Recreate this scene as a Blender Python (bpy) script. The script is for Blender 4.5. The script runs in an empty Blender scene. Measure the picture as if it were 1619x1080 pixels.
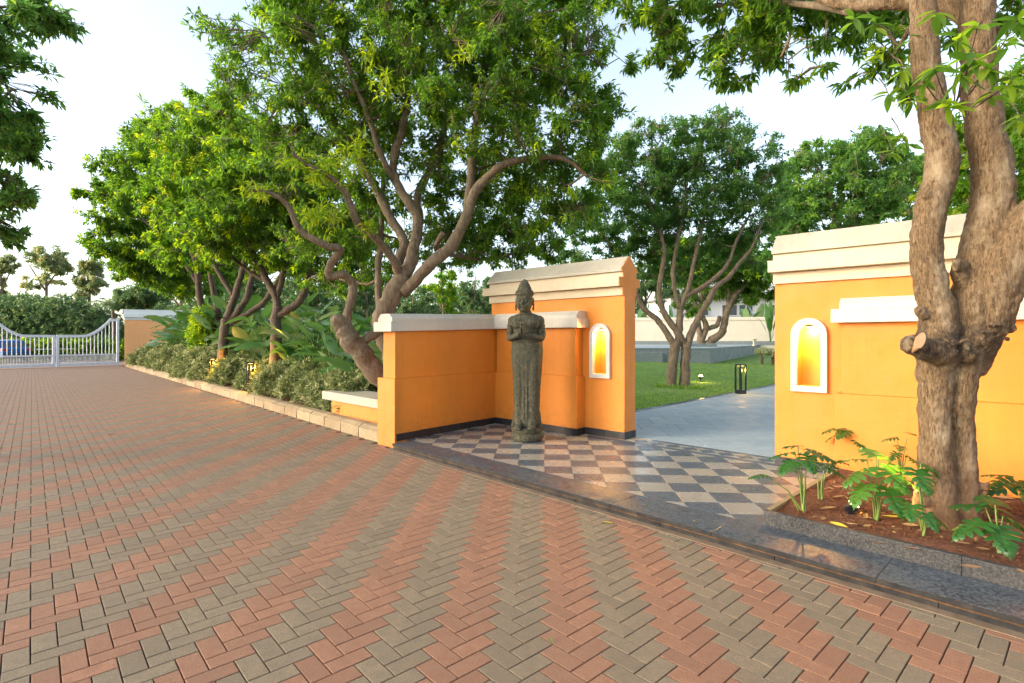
import bpy, bmesh, math, random
import numpy as np
from mathutils import Vector, Matrix
random.seed(7); rng = np.random.default_rng(7)
R = math.radians
S = bpy.context.scene
COL = S.collection
# ------------------------------------------------------------------ camera, sky, sun, exposure
F, CX, HZ, EYE = 840.0, 809.5, 535.0, 1.55      # focal length in photo pixels, principal column, horizon row, eye height (m)
cam = bpy.data.cameras.new('camera'); camo = bpy.data.objects.new('camera', cam); COL.objects.link(camo)
cam.sensor_width = 36; cam.lens = 36 * F / 1619; cam.shift_y = -(540 - HZ) / 1619
cam.clip_start = 0.05; cam.clip_end = 3000
camo.location = (0, 0, EYE); camo.rotation_euler = (R(90), 0, 0)
S.camera = camo
SUN_AZ, SUN_EL = -106.0, 18.0                   # degrees, azimuth clockwise from the viewing direction (+Y)
W = bpy.data.worlds.new('World'); S.world = W; W.use_nodes = True
nt = W.node_tree; bg = nt.nodes['Background']
sky = nt.nodes.new('ShaderNodeTexSky'); sky.sky_type = 'NISHITA'; sky.sun_disc = False
sky.sun_elevation = R(SUN_EL); sky.sun_rotation = R(SUN_AZ % 360)
sky.air_density = 1.0; sky.dust_density = 2.2; sky.ozone_density = 1.0; sky.altitude = 0
hs_ = nt.nodes.new('ShaderNodeHueSaturation'); hs_.inputs['Saturation'].default_value = .70
nt.links.new(sky.outputs[0], hs_.inputs['Color']); nt.links.new(hs_.outputs[0], bg.inputs['Color']); bg.inputs['Strength'].default_value = 0.15
sl = bpy.data.lights.new('sun', 'SUN'); sl.energy = .5; sl.angle = R(14); sl.color = (1.0, 0.84, 0.68)
so = bpy.data.objects.new('sun', sl); COL.objects.link(so)
sd = Vector((math.sin(R(SUN_AZ)) * math.cos(R(SUN_EL)), math.cos(R(SUN_AZ)) * math.cos(R(SUN_EL)), math.sin(R(SUN_EL))))
so.rotation_euler = sd.to_track_quat('Z', 'Y').to_euler(); so.location = (-10, -10, 12)
S.view_settings.view_transform = 'Standard'; S.view_settings.look = 'None'
S.view_settings.exposure = 1.8; S.view_settings.gamma = 1.0; S.view_settings.use_curve_mapping = False
S.render.engine = 'CYCLES'
S.cycles.max_bounces = 8; S.cycles.diffuse_bounces = 6; S.cycles.glossy_bounces = 3
S.cycles.transmission_bounces = 4; S.cycles.transparent_max_bounces = 6
S.cycles.sample_clamp_indirect = 6
S.cycles.use_denoising = True

# ------------------------------------------------------------------ helpers
def at(px, py, Y):                       # the place seen at a photo pixel, Y metres away
    return Vector(((px - CX) / F * Y, Y, EYE + (HZ - py) / F * Y))
def g(px, py, z=0.0):                    # the place on level ground z seen at a photo pixel
    return at(px, py, F * (EYE - z) / (py - HZ))
ZP = 0.085                               # level of the entrance floor above the driveway
def V2(v): return Vector((v.x, v.y))

def tag(o, label=None, cat=None, group=None, kind=None):
    if label: o['label'] = label
    if cat: o['category'] = cat
    if group: o['group'] = group
    if kind: o['kind'] = kind
    return o
def link(o, parent=None):
    COL.objects.link(o)
    if parent is not None: o.parent = parent
    return o
def empty(name, loc=(0, 0, 0), rz=0, **k):
    o = bpy.data.objects.new(name, None); COL.objects.link(o)
    o.location = loc; o.rotation_euler = (0, 0, rz); o.empty_display_size = .2
    return tag(o, **k)
def mesh_obj(name, verts, faces, m, parent=None, smooth=False, loc=None):
    me = bpy.data.meshes.new(name); me.from_pydata([tuple(v) for v in verts], [], faces); me.update()
    if m: me.materials.append(m)
    if smooth: me.polygons.foreach_set('use_smooth', [True] * len(me.polygons))
    o = bpy.data.objects.new(name, me)
    if loc is not None: o.location = loc
    return link(o, parent)
def at_origin(o, root):                  # children are built in world coordinates, then expressed in their thing's frame
    bpy.context.view_layer.update()
    return o

class B:                                 # collects shapes into one mesh
    def __init__(s): s.v = []; s.f = []; s.mi = []; s.cur = 0
    def add(s, vs, fs):
        n = len(s.v); s.v += [tuple(v) for v in vs]
        for f in fs: s.f.append(tuple(i + n for i in f)); s.mi.append(s.cur)
        return s
    def box(s, c, d, rz=0.0, M=None):
        x, y, z = d[0] / 2, d[1] / 2, d[2] / 2
        vs = [Vector((a * x, b * y, e * z)) for e in (-1, 1) for a, b in ((-1, -1), (1, -1), (1, 1), (-1, 1))]
        if rz: vs = [Matrix.Rotation(rz, 3, 'Z') @ v for v in vs]
        if M: vs = [M @ v for v in vs]
        vs = [v + Vector(c) for v in vs]
        return s.add(vs, [(3, 2, 1, 0), (4, 5, 6, 7), (0, 1, 5, 4), (1, 2, 6, 5), (2, 3, 7, 6), (3, 0, 4, 7)])
    def tube(s, pts, rad, n=8, caps=True, flat=None):
        pts = [Vector(p) for p in pts]; m = len(pts); vs = []; fs = []
        prev = None
        for i, p in enumerate(pts):
            t = (pts[min(i + 1, m - 1)] - pts[max(i - 1, 0)]).normalized()
            if prev is None:
                a = t.orthogonal().normalized()
            else:
                a = (prev - t * prev.dot(t)).normalized()
            prev = a; b = t.cross(a)
            r = rad[i] if not isinstance(rad, (int, float)) else rad
            for k in range(n):
                th = 2 * math.pi * k / n
                vs.append(p + (a * math.cos(th) + b * math.sin(th)) * r)
        for i in range(m - 1):
            for k in range(n):
                k2 = (k + 1) % n
                fs.append((i * n + k, i * n + k2, (i + 1) * n + k2, (i + 1) * n + k))
        if caps:
            fs.append(tuple(range(n - 1, -1, -1))); fs.append(tuple((m - 1) * n + k for k in range(n)))
        return s.add(vs, fs)
    def lathe(s, prof, c=(0, 0, 0), n=24, sx=1, sy=1):     # prof: (r, z) from the bottom up
        vs = []; fs = []; m = len(prof)
        for r, z in prof:
            for k in range(n):
                th = 2 * math.pi * k / n
                vs.append((c[0] + r * sx * math.cos(th), c[1] + r * sy * math.sin(th), c[2] + z))
        for i in range(m - 1):
            for k in range(n):
                k2 = (k + 1) % n
                fs.append((i * n + k, i * n + k2, (i + 1) * n + k2, (i + 1) * n + k))
        fs.append(tuple(range(n - 1, -1, -1))); fs.append(tuple((m - 1) * n + k for k in range(n)))
        return s.add(vs, fs)
    def ball(s, c, r, n=12, M=None):
        if isinstance(r, (int, float)): r = (r, r, r)
        vs = []; fs = []; m = n // 2 + 1
        for i in range(m + 1):
            ph = -math.pi / 2 + math.pi * i / m
            for k in range(n):
                th = 2 * math.pi * k / n
                v = Vector((r[0] * math.cos(ph) * math.cos(th), r[1] * math.cos(ph) * math.sin(th), r[2] * math.sin(ph)))
                if M: v = M @ v
                vs.append(v + Vector(c))
        for i in range(m):
            for k in range(n):
                k2 = (k + 1) % n
                fs.append((i * n + k, i * n + k2, (i + 1) * n + k2, (i + 1) * n + k))
        return s.add(vs, fs)
    def prism(s, poly, z0, z1):           # ground polygon (counter-clockwise) between two levels
        n = len(poly)
        vs = [(p[0], p[1], z0) for p in poly] + [(p[0], p[1], z1) for p in poly]
        fs = [tuple(range(n - 1, -1, -1)), tuple(range(n, 2 * n))]
        fs += [(i, (i + 1) % n, (i + 1) % n + n, i + n) for i in range(n)]
        return s.add(vs, fs)
    def build(s, name, m, parent=None, smooth=False, bevel=0, segs=2, loc=None, auto=False):
        o = mesh_obj(name, s.v, s.f, None, parent, smooth, loc)
        for mm in (m if isinstance(m, (list, tuple)) else [m]): o.data.materials.append(mm)
        if isinstance(m, (list, tuple)): o.data.polygons.foreach_set('material_index', s.mi)
        if bevel:
            b = o.modifiers.new('bevel', 'BEVEL'); b.width = bevel; b.segments = segs; b.limit_method = 'ANGLE'
            b.angle_limit = R(35)
        return o

class Frame:                              # a wall's own frame: s along it, d into it, z up
    def __init__(f, o, u, v): f.o = Vector(o[:2]); f.u = Vector(u).normalized(); f.v = Vector(v).normalized()
    def p(f, s, d, z, tilt=0.0):
        q = f.o + f.u * s + f.v * d
        return Vector((q.x, q.y, z - tilt * s))
    def box(f, b, s0, s1, d0, d1, z0, z1, t=0.0, tb=None):
        tb = t if tb is None else tb
        vs = [f.p(s, d, z0, tb) for s, d in ((s0, d0), (s1, d0), (s1, d1), (s0, d1))] + \
             [f.p(s, d, z1, t) for s, d in ((s0, d0), (s1, d0), (s1, d1), (s0, d1))]
        b.add(vs, [(3, 2, 1, 0), (4, 5, 6, 7), (0, 1, 5, 4), (1, 2, 6, 5), (2, 3, 7, 6), (3, 0, 4, 7)])
    def extrude(f, b, prof, s0, s1, t=0.0, taper=0.0):   # prof: (d, z) polygon
        n = len(prof)
        vs = [f.p(s0 + taper, d, z, t) for d, z in prof] + [f.p(s1 - taper, d, z, t) for d, z in prof]
        fs = [tuple(range(n - 1, -1, -1)), tuple(range(n, 2 * n))]
        fs += [(i, (i + 1) % n, (i + 1) % n + n, i + n) for i in range(n)]
        b.add(vs, fs)

def fixnormals(o):
    bm = bmesh.new(); bm.from_mesh(o.data); bmesh.ops.recalc_face_normals(bm, faces=bm.faces); bm.to_mesh(o.data); bm.free(); return o

# ------------------------------------------------------------------ materials
MATS = {}
class NT:
    def __init__(s, name):
        s.m = bpy.data.materials.new(name); s.m.use_nodes = True; s.t = s.m.node_tree
        s.p = s.t.nodes['Principled BSDF']; s.out = s.t.nodes['Material Output']
    def n(s, typ, **k):
        nd = s.t.nodes.new(typ)
        for a, b in k.items():
            if hasattr(nd, a): setattr(nd, a, b)
            else: nd.inputs[a.replace('_', ' ')].default_value = b
        return nd
    def l(s, a, b): s.t.links.new(a, b)
    def pos(s, obj=False):
        if obj: return s.n('ShaderNodeTexCoord').outputs['Object']
        return s.n('ShaderNodeNewGeometry').outputs['Position']
    def noise(s, scale, detail=4, rough=.55, vec=None, dist=0):
        nd = s.n('ShaderNodeTexNoise'); nd.inputs['Scale'].default_value = scale; nd.inputs['Detail'].default_value = detail
        nd.inputs['Roughness'].default_value = rough; nd.inputs['Distortion'].default_value = dist
        s.l(vec if vec is not None else s.pos(), nd.inputs['Vector']); return nd.outputs['Fac']
    def ramp(s, fac, stops):
        r = s.n('ShaderNodeValToRGB'); e = r.color_ramp.elements
        while len(e) < len(stops): e.new(.5)
        for i, (p, c) in enumerate(stops):
            e[i].position = p; e[i].color = (*c, 1) if len(c) == 3 else c
        s.l(fac, r.inputs['Fac']); return r.outputs['Color']
    def mix(s, fac, a, b, typ='MIX'):
        m = s.n('ShaderNodeMix', data_type='RGBA', blend_type=typ)
        for inp, v in ((m.inputs[0], fac), (m.inputs[6], a), (m.inputs[7], b)):
            if hasattr(v, 'links') or hasattr(v, 'is_linked'): s.l(v, inp)
            elif isinstance(v, (int, float)): inp.default_value = v
            else: inp.default_value = (*v, 1)
        return m.outputs[2]
    def bump(s, h, strength=.3, dist=.01, prev=None):
        b = s.n('ShaderNodeBump'); b.inputs['Strength'].default_value = strength; b.inputs['Distance'].default_value = dist
        s.l(h, b.inputs['Height'])
        if prev is not None: s.l(prev, b.inputs['Normal'])
        return b.outputs['Normal']
    def fin(s, col=None, rough=None, normal=None, **k):
        if col is not None:
            if hasattr(col, 'is_linked'): s.l(col, s.p.inputs['Base Color'])
            else: s.p.inputs['Base Color'].default_value = (*col, 1)
        if rough is not None:
            if hasattr(rough, 'is_linked'): s.l(rough, s.p.inputs['Roughness'])
            else: s.p.inputs['Roughness'].default_value = rough
        if normal is not None: s.l(normal, s.p.inputs['Normal'])
        for a, b in k.items(): s.p.inputs[a.replace('_', ' ')].default_value = b
        return s.m
def sc(c, k): return tuple(x * k for x in c)

def m_paint(name, c, var=.14, rough=.62, stain=None, bump=.18):
    n = NT(name)
    a = n.ramp(n.noise(.9, 6, .6), [(.3, sc(c, 1 - var)), (.7, sc(c, 1 + var * .6))])
    a = n.mix(n.ramp(n.noise(9, 5, .7), [(.45, (0, 0, 0)), (.75, (.35, .35, .35))]), a, sc(c, 1 - var * 1.2))
    if stain:
        f = n.ramp(n.noise(3.2, 8, .75), [(.60, (0, 0, 0)), (.76, (.5, .5, .5))])
        a = n.mix(f, a, stain)
    mp = n.n('ShaderNodeMapping'); mp.inputs['Scale'].default_value = (9, 9, .55); n.l(n.pos(), mp.inputs['Vector'])
    a = n.mix(n.ramp(n.noise(1.5, 6, .7, mp.outputs[0]), [(.50, (0, 0, 0)), (.74, (.26, .26, .26) if stain is None else (.28, .28, .28))]), a, sc(c, .66) if stain is None else stain)
    sp = n.n('ShaderNodeSeparateXYZ'); n.l(n.pos(), sp.inputs[0])
    mr = n.n('ShaderNodeMapRange'); mr.inputs[1].default_value = .55; mr.inputs[2].default_value = .12; n.l(sp.outputs[2], mr.inputs[0])
    mu = n.n('ShaderNodeMath', operation='MULTIPLY'); n.l(mr.outputs[0], mu.inputs[0]); n.l(n.ramp(n.noise(11, 7, .75), [(.42, (0, 0, 0)), (.68, (.7, .7, .7))]), mu.inputs[1])
    a = n.mix(mu.outputs[0], a, (c[0] * .55, c[1] * .5 + .01, c[2] * .5 + .01))
    b = n.bump(n.noise(60, 3, .6), bump, .004)
    b = n.bump(n.noise(2.6, 4, .6), .35, .03, b)
    b = n.bump(n.noise(12, 4, .6), .16, .012, b)
    return n.fin(a, n.ramp(n.noise(5, 4), [(.3, (rough - .08,) * 3), (.7, (rough + .12,) * 3)]), b)
M_ORANGE = m_paint('orange_paint', (.67, .222, .021), .12)
M_CREAM = m_paint('cream_paint', (.56, .52, .43), .12, .6, (.30, .26, .19))
M_CAPTOP = m_paint('weathered_cream', (.44, .40, .31), .2, .75, (.19, .17, .12), .5)
M_BAND = m_paint('cream_band', (.56, .46, .31), .10, .6, (.36, .28, .17))
M_FRAME = m_paint('lamp_frame_white', (.55, .50, .43), .05, .5)
M_GWALL = m_paint('garden_wall_cream', (.66, .60, .47), .08, .7)
M_PEACH = m_paint('peach_paint', (.80, .40, .16), .08)
M_SLATEWHITE = m_paint('blue_white_paint', (.62, .68, .68), .06)

def m_granite(name, dark, light, rough=.12, scale=130, amt=.5):
    n = NT(name)
    v = n.n('ShaderNodeTexVoronoi'); v.inputs['Scale'].default_value = scale; n.l(n.pos(), v.inputs['Vector'])
    s1 = n.ramp(n.noise(scale * .8, 3, .7), [(.42, dark), (.62, light)])
    s2 = n.ramp(v.outputs['Distance'], [(.1, sc(light, 1.2)), (.35, dark)])
    c = n.mix(amt, s1, s2)
    c = n.mix(n.ramp(n.noise(1.7, 6, .65), [(.5, (0, 0, 0)), (.8, (.3, .3, .3))]), c, sc(light, .8))
    r = n.ramp(n.noise(3, 6, .7), [(.35, (rough, ) * 3), (.7, (min(1, rough * 2.6 + .06),) * 3)])
    return n.fin(c, r, n.bump(n.noise(300, 2), .05, .002))
M_GRAN = m_granite('polished_granite', (.026, .034, .046), (.20, .235, .265), .2, 75, .35)
M_GRANR = m_granite('rough_granite', (.012, .012, .014), (.10, .095, .085), .42, 90)
M_NOSE = m_granite('nosing_granite', (.024, .030, .038), (.17, .19, .205), .22, 80, .35)
M_GGRAN = m_granite('grey_granite', (.10, .13, .13), (.40, .44, .43), .4, 60)
M_SKIRT = m_granite('skirting_granite', (.005, .005, .007), (.045, .045, .05), .3, 80)

def m_tile(name, c, c2, rough=.16):
    n = NT(name)
    oi = n.n('ShaderNodeObjectInfo')
    a = n.mix(oi.outputs['Random'], c, c2)
    a = n.mix(n.ramp(n.noise(5, 7, .7, dist=.6), [(.4, (0, 0, 0)), (.75, (.6, .6, .6))]), a, sc(c, .74))
    a = n.mix(n.ramp(n.noise(40, 4, .7), [(.5, (0, 0, 0)), (.8, (.5, .5, .5))]), a, sc(c, .8))
    r = n.ramp(n.noise(2.5, 6, .7), [(.35, (rough,) * 3), (.75, (rough * 2.4 + .05,) * 3)])
    return n.fin(a, r, n.bump(n.noise(25, 3), .03, .004))
M_TCREAM = m_tile('cream_marble_tile', (.30, .275, .225), (.36, .325, .265))
M_SLAB = m_tile('blue_grey_stone_slab', (.32, .385, .385), (.41, .445, .425), .42)
M_GROUT = m_tile('tile_grout', (.48, .38, .25), (.48, .38, .25), .7)

def m_brick(name, c):
    n = NT(name)
    oi = n.n('ShaderNodeObjectInfo'); at_ = n.n('ShaderNodeAttribute', attribute_name='rnd')
    su = n.n('ShaderNodeMath', operation='ADD'); n.l(oi.outputs['Random'], su.inputs[0]); n.l(at_.outputs['Fac'], su.inputs[1])
    fr = n.n('ShaderNodeMath', operation='FRACT'); n.l(su.outputs[0], fr.inputs[0])
    a = n.ramp(fr.outputs[0], [(0, sc(c, .70)), (.5, c), (1, (c[0] * 1.22, c[1] * 1.2, c[2] * 1.16))])
    # dust and soil tint that drifts over the drive, grit, a few pale splashes
    a = n.mix(n.ramp(n.noise(.55, 5, .6), [(.34, (.28, .28, .28)), (.70, (.58, .58, .58))]), a, (.28, .185, .115))
    a = n.mix(n.ramp(n.noise(17, 6, .75), [(.42, (.6, .6, .6)), (.60, (0, 0, 0))]), a, sc(c, .74))
    a = n.mix(n.ramp(n.noise(120, 4, .85), [(.38, (.85, .85, .85)), (.52, (0, 0, 0))]), a, sc(c, .5))
    a = n.mix(n.ramp(n.noise(170, 3, .8), [(.55, (0, 0, 0)), (.72, (.75, .75, .75))]), a, (c[0] * 1.3 + .08, c[1] * 1.3 + .07, c[2] * 1.3 + .05))
    a = n.mix(n.ramp(n.noise(7.5, 8, .8), [(.62, (0, 0, 0)), (.74, (.6, .6, .6))]), a, (.11, .055, .032))
    a = n.mix(n.ramp(n.noise(3.1, 9, .85), [(.70, (0, 0, 0)), (.78, (.5, .5, .5))]), a, (.50, .46, .40))
    b = n.bump(n.noise(230, 3, .75), .7, .003)
    b = n.bump(n.noise(40, 5, .7), .4, .006, b)
    return n.fin(a, .8, b)
M_BRED = m_brick('red_paver', (.345, .155, .082))
M_BGREY = m_brick('grey_paver', (.238, .184, .112))
def m_rough(name, stops, scale, rough=.9, bstr=.6, bscale=40, bd=.02):
    n = NT(name)
    a = n.ramp(n.noise(scale, 8, .7), stops)
    b = n.bump(n.noise(bscale, 6, .7), bstr, bd)
    return n.fin(a, rough, b)
M_SAND = m_rough('joint_sand', [(.3, (.050, .030, .017)), (.7, (.12, .070, .037))], 14, .95, .5, 90, .004)
M_CEMENT = m_rough('cement_haunch', [(.3, (.13, .085, .048)), (.7, (.24, .17, .105))], 6, .9, .5, 50, .006)
def m_kerb():
    n = NT('kerb_sandstone'); oi = n.n('ShaderNodeObjectInfo')
    a = n.ramp(n.noise(5.5, 8, .7), [(.3, (.15, .095, .048)), (.5, (.30, .215, .118)), (.72, (.43, .33, .205))])
    a = n.mix(.55, a, n.ramp(oi.outputs['Random'], [(0, (.20, .14, .07)), (.5, (.29, .215, .115)), (1, (.37, .29, .165))]))
    a = n.mix(n.ramp(n.noise(14, 7, .8), [(.50, (0, 0, 0)), (.68, (.6, .6, .6))]), a, (.13, .085, .045))
    return n.fin(a, .85, n.bump(n.noise(45, 6, .7), .6, .006))
M_KERB_OLD = m_rough('kerb_sandstone', [(.3, (.12, .075, .038)), (.5, (.27, .19, .10)), (.72, (.40, .30, .18))], 5.5, .85, .5, 45, .006)
M_KERB = m_kerb()
M_SOIL = m_rough('red_soil', [(.3, (.075, .024, .010)), (.5, (.19, .066, .028)), (.72, (.32, .13, .058))], 26, .97, 1.0, 60, .03)
M_GROUND = m_rough('earth_ground', [(.3, (.11, .085, .04)), (.7, (.22, .15, .085))], .6, .97, .3, 4, .05)
M_RISER = m_rough('riser_stone', [(.35, (.010, .010, .011)), (.6, (.032, .028, .024)), (.78, (.13, .075, .032))], 9, .92, .3, 60, .004)
M_STATUE = None
def m_statue():
    n = NT('carved_volcanic_stone')
    a = n.ramp(n.noise(26, 8, .78), [(.32, (.016, .015, .008)), (.50, (.066, .060, .033)), (.70, (.16, .145, .088))])
    a = n.mix(n.ramp(n.noise(3.0, 6, .7), [(.42, (0, 0, 0)), (.68, (.65, .65, .65))]), a, (.040, .044, .026))
    a = n.mix(n.ramp(n.noise(150, 3, .8), [(.60, (0, 0, 0)), (.8, (.7, .7, .7))]), a, (.22, .20, .15))
    v = n.n('ShaderNodeTexVoronoi', feature='F1'); v.inputs['Scale'].default_value = 85; n.l(n.pos(), v.inputs['Vector'])
    b = n.bump(v.outputs['Distance'], .35, .006)
    b = n.bump(n.noise(48, 7, .8), 1.0, .016, b)
    return n.fin(a, .85, b)
M_STATUE = m_statue()

def m_bark(name, c1, c2, c3, sz=(7, 7, 1.1), bstr=.9, bd=.02):
    n = NT(name)
    mp = n.n('ShaderNodeMapping'); mp.inputs['Scale'].default_value = sz; n.l(n.pos(), mp.inputs['Vector'])
    w = n.noise(4.5, 7, .72, mp.outputs[0], .6)
    a = n.ramp(w, [(.32, c1), (.5, c2), (.72, c3)])
    a = n.mix(n.ramp(n.noise(4.0, 6, .7), [(.5, (0, 0, 0)), (.72, (.75, .75, .75))]), a, sc(c3, 1.15))
    a = n.mix(n.ramp(n.noise(1.6, 5, .7), [(.5, (0, 0, 0)), (.75, (.6, .6, .6))]), a, (c2[0] * .8, c2[1] * 1.0, c2[2] * .6))
    b = n.bump(w, bstr, bd); b = n.bump(n.noise(40, 5, .7), .5, .01, b)
    return n.fin(a, .88, b)
M_BARK = m_bark('tree_bark', (.065, .045, .028), (.165, .117, .072), (.29, .22, .145))
def m_nearbark():
    n = NT('near_tree_bark'); P = n.pos()
    mp = n.n('ShaderNodeMapping'); mp.inputs['Scale'].default_value = (26, 26, 4.5); n.l(P, mp.inputs['Vector'])
    w = n.noise(3.2, 8, .74, mp.outputs[0], .8)
    a = n.ramp(w, [(.34, (.030, .017, .007)), (.45, (.130, .078, .034)), (.57, (.24, .155, .078)), (.72, (.38, .27, .15))])
    mp2 = n.n('ShaderNodeMapping'); mp2.inputs['Scale'].default_value = (3.2, 3.2, 1.4); n.l(P, mp2.inputs['Vector'])
    big = n.noise(1.6, 6, .7, mp2.outputs[0])
    a = n.mix(n.ramp(big, [(.50, (0, 0, 0)), (.66, (.75, .75, .75))]), a, (.42, .33, .21))      # pale lichen plates
    sp = n.n('ShaderNodeSeparateXYZ'); n.l(P, sp.inputs[0])
    # crusty dark bark round the fork, red soil splashed on the foot
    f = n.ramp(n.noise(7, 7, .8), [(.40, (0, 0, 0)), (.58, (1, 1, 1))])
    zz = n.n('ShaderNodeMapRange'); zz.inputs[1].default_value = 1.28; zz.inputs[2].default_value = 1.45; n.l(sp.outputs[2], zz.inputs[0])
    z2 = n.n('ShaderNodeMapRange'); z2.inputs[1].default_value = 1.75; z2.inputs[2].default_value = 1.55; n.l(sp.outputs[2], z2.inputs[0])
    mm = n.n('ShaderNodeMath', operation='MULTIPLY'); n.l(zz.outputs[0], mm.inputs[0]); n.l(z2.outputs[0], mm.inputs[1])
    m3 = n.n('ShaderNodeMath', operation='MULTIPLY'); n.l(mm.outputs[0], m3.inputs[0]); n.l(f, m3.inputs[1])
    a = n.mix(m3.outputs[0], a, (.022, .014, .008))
    z4 = n.n('ShaderNodeMapRange'); z4.inputs[1].default_value = .75; z4.inputs[2].default_value = .2; z4.inputs[4].default_value = .75; n.l(sp.outputs[2], z4.inputs[0])
    a = n.mix(z4.outputs[0], a, (.20, .085, .032), 'MIX')
    b = n.bump(w, 1.0, .016); b = n.bump(n.noise(55, 6, .75), .7, .008, b); b = n.bump(big, .5, .03, b)
    return n.fin(a, .88, b)
M_BARKN_OLD = m_bark('near_tree_bark', (.040, .024, .012), (.115, .070, .036), (.24, .165, .10), (15, 15, 2.6), 1.0, .02)
M_BARKN = m_nearbark()
M_BARKD = m_bark('dark_bark', (.04, .026, .018), (.09, .060, .040), (.17, .12, .08))
M_CUT = m_rough('sawn_wood', [(.3, (.30, .17, .08)), (.7, (.46, .30, .16))], 12, .8, .3, 60, .004)

def m_leaf(name, dark, mid, bright, trans=.58, rough=.38, spec=.5):
    n = NT(name); t = n.t
    a = n.n('ShaderNodeAttribute', attribute_name='rnd')
    oi = n.n('ShaderNodeObjectInfo')
    c = n.ramp(a.outputs['Fac'], [(.0, dark), (.55, mid), (1.0, bright)])
    n.fin(c, rough); n.p.inputs['Specular IOR Level'].default_value = spec
    tr = n.n('ShaderNodeBsdfTranslucent')
    hs = n.n('ShaderNodeHueSaturation'); hs.inputs['Hue'].default_value = .485; hs.inputs['Saturation'].default_value = 1.1; hs.inputs['Value'].default_value = 2.7
    n.l(c, hs.inputs['Color']); n.l(hs.outputs[0], tr.inputs['Color'])
    mx = n.n('ShaderNodeMixShader'); mx.inputs[0].default_value = trans
    n.l(n.p.outputs[0], mx.inputs[1]); n.l(tr.outputs[0], mx.inputs[2]); n.l(mx.outputs[0], n.out.inputs['Surface'])
    return n.m
M_LEAF = m_leaf('mango_leaves', (.036, .088, .015), (.090, .185, .027), (.29, .39, .035))
M_LEAFB = m_leaf('blue_green_leaves', (.040, .098, .028), (.094, .195, .046), (.21, .32, .06), .6)
M_LEAFY = m_leaf('yellow_green_leaves', (.06, .14, .02), (.13, .24, .03), (.32, .36, .04))
M_LEAFF = m_leaf('hazed_far_leaves', (.050, .100, .042), (.105, .175, .070), (.22, .26, .10), .4)  # paler than the leaves themselves: distance haze is mixed into the colour
M_LEAFA = m_leaf('hazed_autumn_leaves', (.11, .16, .075), (.20, .24, .11), (.38, .32, .16), .55)  # brownish green foliage, its colour lightened to stand in for air haze
M_VARI = m_leaf('variegated_leaves', (.045, .085, .025), (.19, .22, .085), (.52, .51, .29), .3)
M_BROAD = None
def m_broad():
    n = NT('broad_leaf_blade')
    oi = n.n('ShaderNodeObjectInfo'); uv = n.n('ShaderNodeTexCoord')
    wv = n.n('ShaderNodeTexWave'); wv.inputs['Scale'].default_value = 9; wv.inputs['Distortion'].default_value = .5
    wv.bands_direction = 'Y'
    n.l(uv.outputs['Object'], wv.inputs['Vector'])
    a = n.ramp(oi.outputs['Random'], [(0, (.055, .155, .040)), (.4, (.11, .25, .075)), (.75, (.18, .32, .13)), (1, (.32, .33, .15))])
    a = n.mix(n.ramp(wv.outputs['Fac'], [(.3, (.18, .18, .18)), (.8, (0, 0, 0))]), a, (.02, .08, .015))
    n.fin(a, .26, n.bump(wv.outputs['Fac'], .3, .006)); n.p.inputs['Specular IOR Level'].default_value = .7
    tr = n.n('ShaderNodeBsdfTranslucent'); n.l(n.mix(.5, a, (.20, .42, .03)), tr.inputs['Color'])
    mx = n.n('ShaderNodeMixShader'); mx.inputs[0].default_value = .3
    n.l(n.p.outputs[0], mx.inputs[1]); n.l(tr.outputs[0], mx.inputs[2]); n.l(mx.outputs[0], n.out.inputs['Surface'])
    return n.m
M_BROAD = m_broad()
def m_simple(name, c, rough=.5, metal=0, **k):
    n = NT(name)
    a = n.ramp(n.noise(6, 5, .6), [(.3, sc(c, .88)), (.7, sc(c, 1.08))])
    return n.fin(a, rough, None, Metallic=metal, **k)
M_STEM = m_simple('green_stem', (.17, .24, .05), .5)
M_FERN = m_leaf('split_leaf', (.018, .075, .014), (.034, .125, .02), (.10, .24, .03), .3)
M_DEAD = m_simple('dead_leaf', (.36, .20, .08), .8)
M_YLEAF = m_simple('yellow_fallen_leaf', (.60, .42, .04), .7)
M_DLEAF2 = m_simple('brown_fallen_leaf', (.24, .13, .06), .8)
M_BLACK = m_simple('black_metal', (.014, .015, .018), .35)
M_WHITEMET = m_simple('white_gate_paint', (.72, .74, .78), .4)
M_GRASS = m_leaf('grass_blades', (.07, .16, .020), (.15, .27, .032), (.27, .38, .07), .3)
M_LAWN = m_rough('lawn_turf', [(.3, (.070, .140, .020)), (.55, (.135, .235, .030)), (.75, (.24, .29, .07))], 1.3, .95, .8, 60, .02)
def m_emit(name, c, k):
    n = NT(name); n.fin((0, 0, 0), .5); n.p.inputs['Emission Color'].default_value = (*c, 1); n.p.inputs['Emission Strength'].default_value = k
    return n.m
M_GLOW = m_emit('warm_lamp', (1, .70, .22), 14)
M_GLOWB = m_emit('bollard_lamp', (1, .62, .16), 6)
M_CARBLUE = m_simple('blue_car_paint', (.015, .10, .26), .18, .3)
M_CARDARK = m_simple('dark_bumper_plastic', (.02, .022, .026), .4)
M_GLASS = m_simple('dark_glass', (.05, .07, .085), .06)
M_TAIL = m_simple('red_tail_lamp', (.45, .02, .02), .2)
M_RIM = m_simple('wheel_rim_silver', (.5, .5, .52), .3, .8)
M_VILLA = m_paint('villa_white', (.70, .70, .68), .05)

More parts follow.
